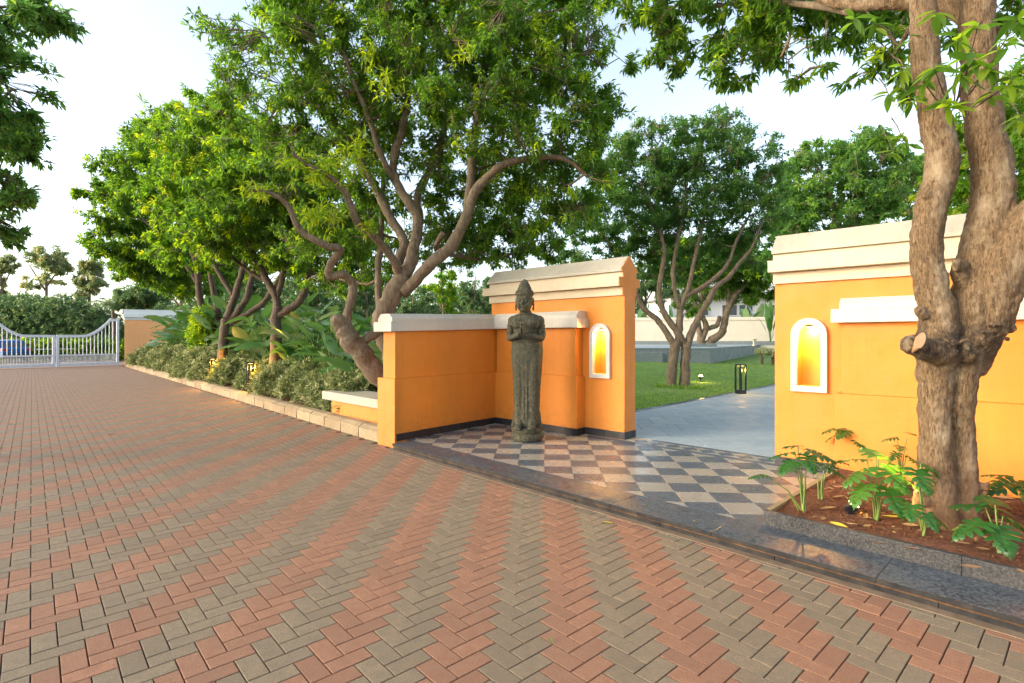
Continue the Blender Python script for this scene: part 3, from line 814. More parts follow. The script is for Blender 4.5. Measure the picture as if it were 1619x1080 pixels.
# --- raised bed on the right
FC = Frame(C0, CU, Vector((-CU.y, CU.x)))
FW = Frame(C0, CW, Vector((CW.y, -CW.x)))
bed = tag(empty('planting_bed', (0, 0, 0)), kind='structure')
for k in range(5):
    b = B(); FC.box(b, k * 1.2 + (.001 if k else 0), (k + 1) * 1.2 - .001, 0, .045, ZP - .02, ZP + .115); fixnormals(b.build('bed_kerb', M_GRANR, bed, bevel=.003))
b = B(); FW.box(b, .03, 1.97, 0, .04, ZP - .02, ZP + .113); fixnormals(b.build('side_kerb', M_KERB, bed, bevel=.004))
sv, sf = [], []; n1, n2 = 70, 34
cA, cB = C0 + CU * .03 + CW * .02, C0 + CW * 1.95 + CU * .03
for j in range(n2):
    for i in range(n1):
        t = j / (n2 - 1); s = i / (n1 - 1) * 5.6
        p = cA.lerp(cB, t) + CU * s
        if t > .9: p = cB + CU * s
        lim = (p - R0).dot(VR)
        z = .178 + .028 * mn.noise(Vector((p.x * 3, p.y * 3, 1))) + .012 * mn.noise(Vector((p.x * 11, p.y * 11, 5))) + .005 * mn.noise(Vector((p.x * 30, p.y * 30, 5)))
        if t < .06: z = min(z, .172)
        sv.append((p.x + random.gauss(0, .004), p.y, z))
for j in range(n2 - 1):
    for i in range(n1 - 1): sf.append((j * n1 + i, j * n1 + i + 1, (j + 1) * n1 + i + 1, (j + 1) * n1 + i))
tag(mesh_obj('soil', sv, sf, M_SOIL, bed, True))
def ground_bed(px, py, z=.178): return g(px, py, z)
# clods on the soil
cl = B()
for _ in range(2600):
    s, t = random.uniform(.1, 5), random.uniform(.05, .95); p = cA.lerp(cB, t) + CU * s
    r = random.uniform(.004, .014); M_ = Matrix.Rotation(random.random() * 6, 3, Vector((random.random(), random.random(), random.random() + .1)).normalized())
    cl.add([M_ @ Vector(v) * r + Vector((p.x, p.y, .182)) for v in ((1, 0, 0), (-1, 0, 0), (0, 1, 0), (0, -1, 0), (0, 0, .8), (0, 0, -.8))], [(0, 2, 4), (2, 1, 4), (1, 3, 4), (3, 0, 4), (2, 0, 5), (1, 2, 5), (3, 1, 5), (0, 3, 5)])
tag(cl.build('soil_clods', M_SOIL, bed), kind='stuff')

lt = B()
for _ in range(420):
    s_, t_ = random.uniform(.1, 4.5), random.uniform(.05, .95); p = cA.lerp(cB, t_) + CU * s_; a_ = random.random() * 6.28; L_ = random.uniform(.012, .05); w_ = L_ * random.uniform(.12, .4)
    d_ = Vector((math.cos(a_), math.sin(a_), 0)); e_ = Vector((-d_.y, d_.x, 0)); c_ = Vector((p.x, p.y, .196))
    lt.add([c_ - d_ * L_, c_ + e_ * w_ + Vector((0, 0, .006)), c_ + d_ * L_ + Vector((0, 0, random.uniform(-.004, .012))), c_ - e_ * w_], [(0, 3, 2, 1)])
tag(lt.build('leaf_litter', M_DEAD, bed), kind='stuff')
# --- left planting strip behind the kerb
lbp = [K0 + KV * .18, K0 + KD * (klen - .3) + KV * .18, K0 + KD * (klen - .3) + KV * 9, K0 + KV * 6 + KD * 3, K0 + KV * .45 + KD * .1]
tag(mesh_obj('border_soil', [(p.x, p.y, .15) for p in lbp], [(4, 3, 2, 1, 0)], M_SOIL), kind='structure')
tag(mesh_obj('garden_ground', [tuple(K0 + KD * (klen + .5) + KV * 2.2) + (.13,), tuple(K0 + KV * 1.9 + KD * 1.2) + (.13,), (1, 10.0, .08), (3, 12, .08), (6, 45, 1.0), (-20, 60, .5)], [(0, 1, 2, 3, 4, 5)], M_LAWN), kind='structure')

# ================================================================== STATUE
def loft(b, rings, n=28):
    vs = []; fs = []
    for z, rx, ry, cx, cy in rings:
        for k in range(n):
            th = 2 * math.pi * k / n
            vs.append((cx + rx * math.cos(th), cy + ry * math.sin(th), z))
    m = len(rings)
    for i in range(m - 1):
        for k in range(n):
            k2 = (k + 1) % n; fs.append((i * n + k, i * n + k2, (i + 1) * n + k2, (i + 1) * n + k))
    fs.append(tuple(range(n - 1, -1, -1))); fs.append(tuple((m - 1) * n + k for k in range(n)))
    b.add(vs, fs)
def statue():
    st = tag(empty('stone_statue', (.2185, 7.68, ZP), R(-12)), 'weathered dark stone statue of a standing figure with hands pressed together in prayer', 'statue')
    z0 = -ZP
    b = B()
    loft(b, [(.27 + z0, .172, .14, .0, 0), (.36 + z0, .182, .15, 0, 0), (.45 + z0, .176, .15, 0, 0), (.78 + z0, .192, .155, 0, 0), (1.1 + z0, .215, .165, 0, 0),
             (1.36 + z0, .233, .172, -.0, 0), (1.48 + z0, .226, .165, 0, 0), (1.58 + z0, .186, .145, -.01, 0), (1.70 + z0, .188, .142, -.01, -.005),
             (1.79 + z0, .236, .140, -.015, 0), (1.835 + z0, .240, .120, -.015, 0), (1.870 + z0, .205, .105, -.015, 0), (1.895 + z0, .15, .09, -.018, 0), (1.915 + z0, .09, .08, -.02, 0), (1.96 + z0, .074, .076, -.022, -.01)])
    # chest and shoulders
    for sx in (-1, 1):
        b.ball((sx * .095 - .015, -.085, 1.76 + z0), (.115, .075, .085), 16)
        b.ball((sx * .196 - .015, 0, 1.800 + z0), (.074, .080, .078), 16)
        b.tube([(sx * .206 - .015, 0, 1.80 + z0), (sx * .226 - .015, -.005, 1.70 + z0), (sx * .240 - .01, -.03, 1.60 + z0), (sx * .232 - .01, -.075, 1.548 + z0)], [.060, .052, .049, .046], 14)
        b.ball((sx * .233 - .01, -.07, 1.552 + z0), (.048, .050, .045), 14)
        b.tube([(sx * .232 - .01, -.075, 1.552 + z0), (sx * .14 - .012, -.195, 1.575 + z0), (sx * .042 - .012, -.268, 1.605 + z0)], [.046, .039, .029], 14)
        # armlet and bracelet
        b.tube([(sx * .221 - .015, -.003, 1.735 + z0), (sx * .224 - .015, -.004, 1.715 + z0)], .059, 16)
        b.tube([(sx * .085 - .012, -.222, 1.587 + z0), (sx * .068 - .012, -.232, 1.592 + z0)], .043, 14)
        # palm and five fingers
        b.ball((sx * .022 - .012, -.285, 1.665 + z0), (.021, .046, .070), 14)
        for k, (dy, L) in enumerate(((-.030, .092), (-.011, .112), (.009, .104), (.027, .076))):
            b.tube([(sx * .020 - .012, -.285 + dy, 1.71 + z0), (sx * .016 - .012, -.285 + dy, 1.71 + L * .6 + z0), (sx * .012 - .012, -.280 + dy * .8, 1.71 + L * 1.1 + z0)], [.0135, .0125, .009], 8)
        b.tube([(sx * .022 - .012, -.305, 1.645 + z0), (sx * .018 - .012, -.342, 1.68 + z0), (sx * .012 - .012, -.342, 1.724 + z0)], [.015, .013, .009], 8)
        # legs under the robe, feet with toes
        b.tube([(sx * .09, -.055, .33 + z0), (sx * .095, -.072, .8 + z0), (sx * .100, -.062, 1.2 + z0), (sx * .08, -.03, 1.5 + z0)], [.078, .092, .102, .10], 14)
        b.ball((sx * .098, -.175, .292 + z0), (.062, .105, .042), 14)
        b.tube([(sx * .092, -.10, .36 + z0), (sx * .096, -.15, .31 + z0)], [.062, .052], 12)
        for k in range(5):
            b.ball((sx * (.055 + .021 * k), -.268 + .009 * k, .276 + z0), (.0135 if k else .018, .024, .017), 8)
        # robe hem flares and side folds
        b.tube([(sx * .165, -.02, .50 + z0), (sx * .178, -.03, .36 + z0), (sx * .195, -.04, .275 + z0)], [.03, .035, .042], 10)
        b.tube([(sx * .03, -.166, 1.40 + z0), (sx * .028, -.160, 1.0 + z0), (sx * .02, -.148, .40 + z0)], [.006, .008, .008], 6)
        # ears with long lobes
        b.ball((sx * .122 - .035, .01, 2.085 + z0), (.016, .032, .052), 12)
        b.tube([(sx * .126 - .035, -.002, 2.06 + z0), (sx * .130 - .035, -.008, 2.0 + z0), (sx * .124 - .035, -.010, 1.955 + z0)], [.014, .013, .017], 10)
    # sash and belt
    for zz, rr in ((1.50, .007),):
        b.add(*ringtube((0, 0, zz + z0), .226, .169, rr))
    # robe edge over the chest and necklace
    b.tube([(-.19, -.05, 1.87 + z0), (-.11, -.15, 1.79 + z0), (0, -.172, 1.72 + z0), (.12, -.15, 1.64 + z0), (.19, -.07, 1.58 + z0)], .010, 8)
    b.add(*ringtube((-.018, -.01, 1.895 + z0), .105, .10, .009))
    # head
    hx, hy = -.035, -.03
    loft(b, [(1.905 + z0, .064, .068, -.028, 0), (1.94 + z0, .062, .078, hx + .003, hy + .01)])
    b.tube([(-.025, 0, 1.87 + z0), (hx, hy + .012, 1.99 + z0)], [.080, .074], 18)
    b.ball((hx, hy, 2.10 + z0), (.124, .130, .138), 24)
    b.ball((hx, hy - .018, 2.035 + z0), (.112, .112, .108), 22)
    b.ball((hx, hy - .085, 1.958 + z0), (.038, .034, .028), 14)
    # face: brows, lids, nose, lips
    fy = hy - .122
    b.tube([(hx, fy + .006, 2.125 + z0), (hx, fy - .012, 2.085 + z0), (hx, fy - .026, 2.050 + z0), (hx, fy - .014, 2.038 + z0)], [.012, .013, .018, .014], 10)
    for sx in (-1, 1):
        b.ball((hx + sx * .016, fy - .006, 2.045 + z0), (.012, .014, .010), 10)
        b.tube([(hx + sx * .012, fy - .002, 2.122 + z0), (hx + sx * .045, fy + .004, 2.136 + z0), (hx + sx * .085, fy + .030, 2.118 + z0)], [.008, .0085, .006], 8)
        b.ball((hx + sx * .045, fy + .012, 2.092 + z0), (.030, .018, .017), 14)
        b.tube([(hx + sx * .018, fy + .000, 2.080 + z0), (hx + sx * .045, fy - .004, 2.074 + z0), (hx + sx * .076, fy + .016, 2.084 + z0)], .0055, 8)
        b.ball((hx + sx * .052, fy + .022, 2.022 + z0), (.032, .028, .034), 12)
    b.tube([(hx - .036, fy + .014, 2.008 + z0), (hx, fy - .004, 2.004 + z0), (hx + .036, fy + .014, 2.008 + z0)], [.005, .0095, .005], 8)
    b.tube([(hx - .028, fy + .016, 1.993 + z0), (hx, fy - .001, 1.990 + z0), (hx + .028, fy + .016, 1.993 + z0)], [.005, .0095, .005], 8)
    # cap of curls, rope ring, pointed topknot
    loft(b, [(2.165 + z0, .124, .130, hx, hy + .004), (2.19 + z0, .127, .133, hx, hy + .006), (2.235 + z0, .115, .120, hx, hy + .01), (2.26 + z0, .092, .096, hx, hy + .012)])
    for ring, zz, rr in ((0, 2.178, .125), (1, 2.203, .123), (2, 2.228, .114)):
        for k in range(30):
            th = 2 * math.pi * (k + .5 * (ring % 2)) / 30
            b.ball((hx + rr * math.cos(th), hy + .008 + rr * 1.04 * math.sin(th), zz + z0), .0135, 6)
    b.add(*ringtube((hx, hy + .012, 2.262 + z0), .090, .092, .011))
    loft(b, [(2.26 + z0, .084, .086, hx, hy + .012), (2.29 + z0, .085, .087, hx, hy + .012), (2.335 + z0, .070, .072, hx, hy + .012), (2.375 + z0, .042, .044, hx, hy + .012), (2.398 + z0, .014, .014, hx, hy + .012), (2.408 + z0, .004, .004, hx, hy + .012)])
    for q in range(5):
        rr = (.086, .076, .061, .045, .028)[q]; zz = 2.285 + .024 * q
        for k in range(22 - 3 * q):
            th = 2 * math.pi * (k + .5 * (q % 2)) / (22 - 3 * q)
            b.ball((hx + rr * math.cos(th), hy + .012 + rr * math.sin(th), zz + z0), .011, 6)
    fig = b.build('figure', M_STATUE, st, True)
    r = fig.modifiers.new('remesh', 'REMESH'); r.mode = 'VOXEL'; r.voxel_size = .0065; r.use_smooth_shade = True
    s = fig.modifiers.new('smooth', 'SMOOTH'); s.iterations = 2; s.factor = .5
    tx = bpy.data.textures.new('stone_wear', 'CLOUDS'); tx.noise_scale = .035; tx.noise_depth = 3
    d = fig.modifiers.new('wear', 'DISPLACE'); d.texture = tx; d.strength = .010; d.mid_level = .5
    # lotus pedestal, two tiers with carved petals
    b = B()
    b.lathe([(.205, 0), (.226, .02), (.232, .06), (.222, .10), (.200, .112)], (0, -.01, 0), 40)
    b.lathe([(.195, .105), (.214, .125), (.222, .155), (.214, .178), (.190, .19)], (0, -.01, 0), 40)
    for k in range(12):
        th = 2 * math.pi * k / 12
        b.ball((.193 * math.cos(th), -.01 + .193 * math.sin(th), .150), (.036, .036, .034), 10)
        th += math.pi / 12
        b.ball((.204 * math.cos(th), -.01 + .204 * math.sin(th), .055), (.036, .036, .046), 10)
    p = b.build('pedestal', M_STATUE, st, True)
    r = p.modifiers.new('remesh', 'REMESH'); r.mode = 'VOXEL'; r.voxel_size = .007; r.use_smooth_shade = True
    d = p.modifiers.new('wear', 'DISPLACE'); d.texture = tx; d.strength = .012; d.mid_level = .5
def ringtube(c, rx, ry, r, n=40, k=8):
    vs = []; fs = []
    for i in range(n):
        th = 2 * math.pi * i / n; e = Vector((math.cos(th), math.sin(th), 0))
        for j in range(k):
            ph = 2 * math.pi * j / k
            vs.append(Vector(c) + Vector((e.x * (rx + r * math.cos(ph)), e.y * (ry + r * math.cos(ph)), r * math.sin(ph))))
    for i in range(n):
        for j in range(k):
            i2, j2 = (i + 1) % n, (j + 1) % k; fs.append((i * k + j, i2 * k + j, i2 * k + j2, i * k + j2))
    return vs, fs
statue()

# ================================================================== DRIVE GATE AND ITS PIER
def curve_top(t):     # height of the top rail, t 0 at the meeting stile, 1 at the hinge
    if t < .42: return 1.60 + .02 * t
    if t < .86:
        q = (t - .42) / .44; return 1.608 + .92 * (q ** 1.75)
    return 2.53
gate = tag(empty('driveway_gate', (0, 0, 0)), 'white metal double gate with sweeping top rails at the far end of the drive', 'gate')
def leaf_gate(o, u, L):
    fr = Frame(o, u, (-u[1], u[0]))
    lf_ = B()
    for s0, s1, z1 in ((0.02, .14, 1.60), (L - .12, L, 2.55)):
        b = B(); fr.box(b, s0, s1, -.04, .04, .03, z1); fixnormals(b.build('stile', M_WHITEMET, gate, bevel=.006))
    for z0, z1 in ((.06, .20), (.60, .68)):
        b = B(); fr.box(b, .141, L - .121, -.03, .03, z0, z1); fixnormals(b.build('rail', M_WHITEMET, gate, bevel=.005))
    N = 28; vs = []; fs = []
    for i in range(N + 1):
        t = i / N; s = t * (L - .02) + .02; z = curve_top(t)
        sl_ = (curve_top(min(1, t + .01)) - curve_top(max(0, t - .01))) / (.02 * L); h = .13 * min(1.35, math.sqrt(1 + sl_ * sl_))
        for d, zz in ((-.035, z - .0), (.035, z), (.035, z + h), (-.035, z + h)): vs.append(fr.p(s, d, zz))
    for i in range(N):
        for k in range(4):
            k2 = (k + 1) % 4; fs.append((i * 4 + k, i * 4 + k2, (i + 1) * 4 + k2, (i + 1) * 4 + k))
    fs += [(0, 1, 2, 3), (N * 4 + 3, N * 4 + 2, N * 4 + 1, N * 4)]
    fixnormals(B().add(vs, fs).build('top_rail', M_WHITEMET, gate))
    nb_ = 14
    for i in range(nb_):
        s = .14 + (L - .26) * (i + 1) / (nb_ + 1); z1 = curve_top(s / L) + .02
        b = B(); b.tube([fr.p(s, 0, .68), fr.p(s, 0, z1)], .019, 6, False); b.build('bar', M_WHITEMET, gate)
    b = B(); nk = 46
    for i in range(nk):
        s = .14 + (L - .26) * (i + .5) / nk; b.tube([fr.p(s, 0, .20), fr.p(s, 0, .60)], .010, 4, False)
    tag(b.build('short_bars', M_WHITEMET, gate), kind='stuff')
    b = B(); b.tube([fr.p(.05, -.06, .98), fr.p(.75, -.06, .98)], .016, 6); b.build('bolt', M_WHITEMET, gate)
GL = (GB - GM).length - .12
leaf_gate(GM, ((GB - GM).normalized().x, (GB - GM).normalized().y), GL)
leaf_gate(GM, (-(GB - GM).normalized().x, -(GB - GM).normalized().y), 2.9)
gp_ = tag(empty('gate_pier_wall', (0, 0, 0)), 'peach wall with blue-white stepped coping on the right of the drive gate', 'wall')
FG = Frame(GB + GU * .15, (.93, .36), (-.36, .93))
b = B(); FG.box(b, 0, 3.9, 0, .4, -.05, 2.62); fixnormals(b.build('wall_body', M_PEACH, gp_, bevel=.01))
for o_, z0, z1 in ((.03, 2.622, 2.76), (.12, 2.762, 2.98), (.06, 2.982, 3.22)):
    b = B(); FG.box(b, -o_ * .3, 3.9 + o_, -o_, .4 + o_, z0, z1); fixnormals(b.build('coping', M_SLATEWHITE, gp_, bevel=.01))
# road strip and verge beyond the gate
tag(mesh_obj('outer_road', [tuple(q) + (-.02,) for q in (GA - GU * 30 + GV * .6, GB + GU * 14 + GV * .6, GB + GU * 14 + GV * 9, GA - GU * 30 + GV * 9)], [(0, 1, 2, 3)], m_rough('dusty_road', [(.3, (.22, .13, .09)), (.7, (.32, .20, .14))], 2, .95, .3, 20, .01)), kind='structure')

# ================================================================== CAR behind the gate
def car():
    c = at(27, 560, 33.5)
    u = Vector((-.985, .17)).normalized()           # from its tail towards its nose
    th = math.atan2(u.y, u.x)
    r = tag(empty('parked_car', (c.x, c.y, -.02), th), 'blue hatchback car with red tail lamp parked beyond the white gate', 'car')
    side = [(0.02, .38), (0, .62), (.03, .92), (.22, 1.02), (.42, 1.42), (.75, 1.50), (1.9, 1.50), (2.35, 1.40), (2.95, 1.0), (3.75, .88), (3.98, .70), (4.0, .38)]
    def section(bm, pts, w, wt=None):
        n = len(pts); vs = []
        for sy in (-1, 1):
            for x, z in pts:
                k = 1 - max(0, z - .95) * .32
                vs.append((x, sy * w / 2 * k, z))
        fs = [tuple(range(n)), tuple(range(2 * n - 1, n - 1, -1))] + [(i, i + n, (i + 1) % n + n, (i + 1) % n) for i in range(n)]
        bm.add(vs, fs)
    b = B(); section(b, side, 1.70); fixnormals(b.build('body', M_CARBLUE, r, bevel=.05, segs=3))
    b = B(); section(b, [(-.04, .30), (-.06, .58), (.10, .60), (.10, .30)], 1.66); fixnormals(b.build('bumper', M_CARDARK, r, bevel=.02))
    b = B(); section(b, [(.23, 1.04), (.43, 1.38), (.46, 1.36), (.30, 1.03)], 1.50); b2 = fixnormals(b.build('rear_window', M_GLASS, r)); b2.location.x = -.02
    for sy in (-1, 1):
        for k, pts in enumerate(([(.62, 1.05), (.78, 1.40), (1.38, 1.42), (1.38, 1.05)], [(1.46, 1.05), (1.46, 1.42), (2.1, 1.38), (2.62, 1.05)])):
            b = B(); vs = []
            for x, z in pts:
                kk = 1 - max(0, z - .95) * .32; vs.append((x, sy * (.85 * kk + .006), z))
            for x, z in pts:
                kk = 1 - max(0, z - .95) * .32; vs.append((x, sy * (.85 * kk - .01), z))
            n = 4; b.add(vs, [(0, 1, 2, 3), (7, 6, 5, 4)] + [(i, (i + 1) % 4, (i + 1) % 4 + 4, i + 4) for i in range(4)])
            fixnormals(b.build('side_window', M_GLASS, r))
        b = B(); b.box((.06, sy * .72, .86), (.16, .26, .16)); b.build('tail_lamp', M_TAIL, r, bevel=.02)
        for x in (.75, 3.2):
            b = B(); b.tube([(x, sy * .64, .30), (x, sy * .86, .30)], .31, 20); t = b.build('tyre', M_CARDARK, r, bevel=.02)
            b = B(); b.tube([(x, sy * .80, .30), (x, sy * .872, .30)], .19, 16); b.build('rim', M_RIM, t)
car()

# ================================================================== LEAVES AND TREES
def leaf_mesh(name, base, dirs, L, Wd, m, parent=None, rnd=None, curl=.25, kind=None, fold=.25, lite=False):
    """many folded lance leaves in one mesh; base, dirs (N,3); L, Wd (N,)"""
    n = len(base); d = dirs / np.linalg.norm(dirs, axis=1, keepdims=True)
    up = np.tile([0, 0, 1.], (n, 1)) + rng.normal(0, .45, (n, 3))
    s = np.cross(d, up); s /= np.linalg.norm(s, axis=1, keepdims=True) + 1e-9
    nrm = np.cross(s, d)
    L_, W_ = L[:, None], Wd[:, None]
    c = curl * L_ * rng.uniform(.3, 1.2, (n, 1))
    mid = base + d * L_ * .48 + nrm * c * .10
    l = mid + s * W_ / 2 + nrm * W_ * fold; r = mid - s * W_ / 2 + nrm * W_ * fold
    tip = base + d * L_ - nrm * c * .8
    if lite:                 # two folded triangles are enough for leaves a few pixels long
        v = np.stack([base, l, tip, r], 1).reshape(-1, 3); q = base.shape[0]
        f = (np.array([[0, 3, 2], [0, 2, 1]])[None] + (np.arange(n) * 4)[:, None, None]).reshape(-1, 3)
        o = np_mesh(name, v, f, [m], parent, np.repeat(rnd if rnd is not None else rng.random(n), 4))
        return o
    v = np.stack([base, l, mid, r, tip], 1).reshape(-1, 3)
    f = np.array([[0, 2, 1], [0, 3, 2], [1, 2, 4], [2, 3, 4]]); f = (f[None] + (np.arange(n) * 5)[:, None, None]).reshape(-1, 3)
    o = np_mesh(name, v, f, [m], parent, np.repeat(rnd if rnd is not None else rng.random(n), 5))
    if kind: o['kind'] = kind
    return o
def whorls(centers, tdirs, K, L, Wd, crnd, droop=.35, spread=.9, along=.10):
    """K leaves round each twig end; returns arrays for leaf_mesh"""
    n = len(centers); c = np.repeat(centers, K, 0); t = np.repeat(tdirs, K, 0)
    rd = rng.normal(0, 1, (n * K, 3)); rd /= np.linalg.norm(rd, axis=1, keepdims=True)
    d = t * .55 + rd * spread; d[:, 2] -= droop
    base = c - t * rng.uniform(0, 1, (n * K, 1)) * along * 1.6 + rd * .012
    ll = L * rng.uniform(.6, 1.2, n * K); ww = Wd * rng.uniform(.75, 1.2, n * K)
    rr = np.clip(np.repeat(crnd, K) + rng.normal(0, .10, n * K), 0, 1)
    return base, d, ll, ww, rr
def blob_points(blobs, N, shell=.55, clump=0):
    """random points in a union of ellipsoids given as (px, py, Y, rx px, rz px, ry m)"""
    vol = np.array([b[3] * b[4] * b[5] * b[2] ** 2 for b in blobs]) ** .9; vol /= vol.sum()
    out = []
    for b, w in zip(blobs, vol):
        k = max(6, int(N * w)); c = np.array(at(b[0], b[1], b[2])); q = b[2] / F
        v = rng.normal(0, 1, (k, 3)); v /= np.linalg.norm(v, axis=1, keepdims=True)
        r = np.where(rng.random(k) < shell, rng.uniform(.72, 1.06, k), rng.random(k) ** .45)
        ax = np.array([b[3] * q, b[5], b[4] * q])
        if clump:
            ns = max(3, k // clump); sub = (v * r[:, None])[:ns]
            own = rng.integers(0, ns, k)
            pts_ = sub[own] + rng.normal(0, .13, (k, 3)) * np.array([1, 1, .8]); out.append(c + pts_ * ax)
        else: out.append(c + v * r[:, None] * ax)
    return np.concatenate(out)
def wood(limbs, Y, b, n=9):
    """limbs: lists of (px, py, r px[, dY]) at about Y metres; returns node points and radii"""
    P, RR = [], []
    for lb in limbs:
        pts = []; rad = []
        for q in lb:
            y = Y + (q[3] if len(q) > 3 else 0); pts.append(at(q[0], q[1], y)); rad.append(q[2] * Y / F * (.76 if Y > 5 else .92))
        # smooth the polyline
        fp, fr_ = [], []
        m = len(pts)
        for i in range(m - 1):
            p0, p1, p2, p3 = pts[max(0, i - 1)], pts[i], pts[i + 1], pts[min(m - 1, i + 2)]
            for k in range(4):
                t = k / 4
                v = .5 * ((2 * p1) + (p2 - p0) * t + (2 * p0 - 5 * p1 + 4 * p2 - p3) * t * t + (-p0 + 3 * p1 - 3 * p2 + p3) * t ** 3)
                fp.append(v); fr_.append(rad[i] * (1 - t) + rad[i + 1] * t)
        fp.append(pts[-1]); fr_.append(rad[-1])
        wob = .07 if Y > 5 else .025; fr_ = [r * (1 + random.uniform(-wob, wob)) for r in fr_]
        jit = [p + Vector((random.gauss(0, wob * 1.3 * r), random.gauss(0, wob * 1.3 * r), 0)) for p, r in zip(fp, fr_)]
        b.tube(jit, fr_, n)
        P += [tuple(p) for p in fp]; RR += fr_
    return P, RR
def branches(b, P, RR, targets, r0, n=5, wig=.10, minr=.006):
    """curved branches from the nearest node to every target; the new points join the nodes"""
    P = list(P); RR = list(RR)
    base = np.array(P)
    order = np.argsort([np.min(np.sum((base - t) ** 2, 1)) for t in targets])
    for ti in order:
        t = targets[ti]; A = np.array(P)
        dd = np.sum((A - t) ** 2, 1) + np.maximum(0, A[:, 2] - t[2]) ** 2 * 1.5
        k = int(np.argmin(dd)); a = Vector(P[k]); e = Vector(t); L = (e - a).length
        if L < .05: continue
        rs = min(RR[k] * .7, r0 * (1 + L * .25)); m1 = a.lerp(e, .35) + Vector((random.gauss(0, wig), random.gauss(0, wig), random.gauss(0, wig) - .03)) * L
        m2 = a.lerp(e, .7) + Vector((random.gauss(0, wig), random.gauss(0, wig), random.gauss(0, wig) + .05)) * L
        rad = [rs, rs * .78, rs * .58, max(minr, rs * .35)]
        b.tube([a, m1, m2, e], rad, n, False)
        for p, r in zip((m1, m2, e), rad[1:]): P.append(tuple(p)); RR.append(r)
    return P, RR
def tree(name, label, limbs, blobs, Y, N, K=12, L=.15, Wd=.042, m=None, sec=50, cat='tree', group=None, bark=None, young=.12, tw=True, base=None, droop=.35, kind=None, rmean=.38, n=9, hang=0):
    root = tag(empty(name, (0, 0, 0)), label, cat, group)
    b = B(); P, RR = wood(limbs, Y, b, n)
    T = blob_points(blobs, N, .6, 9)
    if sec:
        sec = max(sec, N // 26)
        idx = rng.choice(len(T), min(sec, len(T)), False); cen = T[idx]
        P, RR = branches(b, P, RR, list(cen), .030 * (Y / 9) ** .2)
    A = np.array(P)
    # twigs
    near = np.zeros(len(T), int)
    for i in range(0, len(T), 400):
        near[i:i + 400] = np.argmin(((T[i:i + 400, None] - A[None]) ** 2).sum(-1), 1)
    td = T - A[near]; ln = np.linalg.norm(td, axis=1, keepdims=True) + 1e-6
    if tw:
        for t, k in zip(T, near):
            a = Vector(A[k]); e = Vector(t); l_ = (e - a).length
            mid = a.lerp(e, .55) + Vector((random.gauss(0, .08), random.gauss(0, .08), random.gauss(0, .08))) * l_
            b.tube([a, mid, e], [min(RR[k] * .6, .012), .007, .0035], 3, False)
    tr = b.build('trunk', bark or M_BARK, root, True)
    tdn = td / ln * .7; tdn[:, 2] += .25
    if hang: tdn[:, 2] -= hang
    crn = np.clip(rng.normal(rmean, .12, len(T)), 0, 1)
    yng = rng.random(len(T)) < young; crn[yng] = rng.uniform(.75, 1.0, yng.sum())
    ba, d, ll, ww, rr = whorls(T, tdn, K, L, Wd, crn, droop)
    leaf_mesh('crown', ba, d, ll, ww, m or M_LEAF, root, rr, lite=Y > 9.5)
    return root

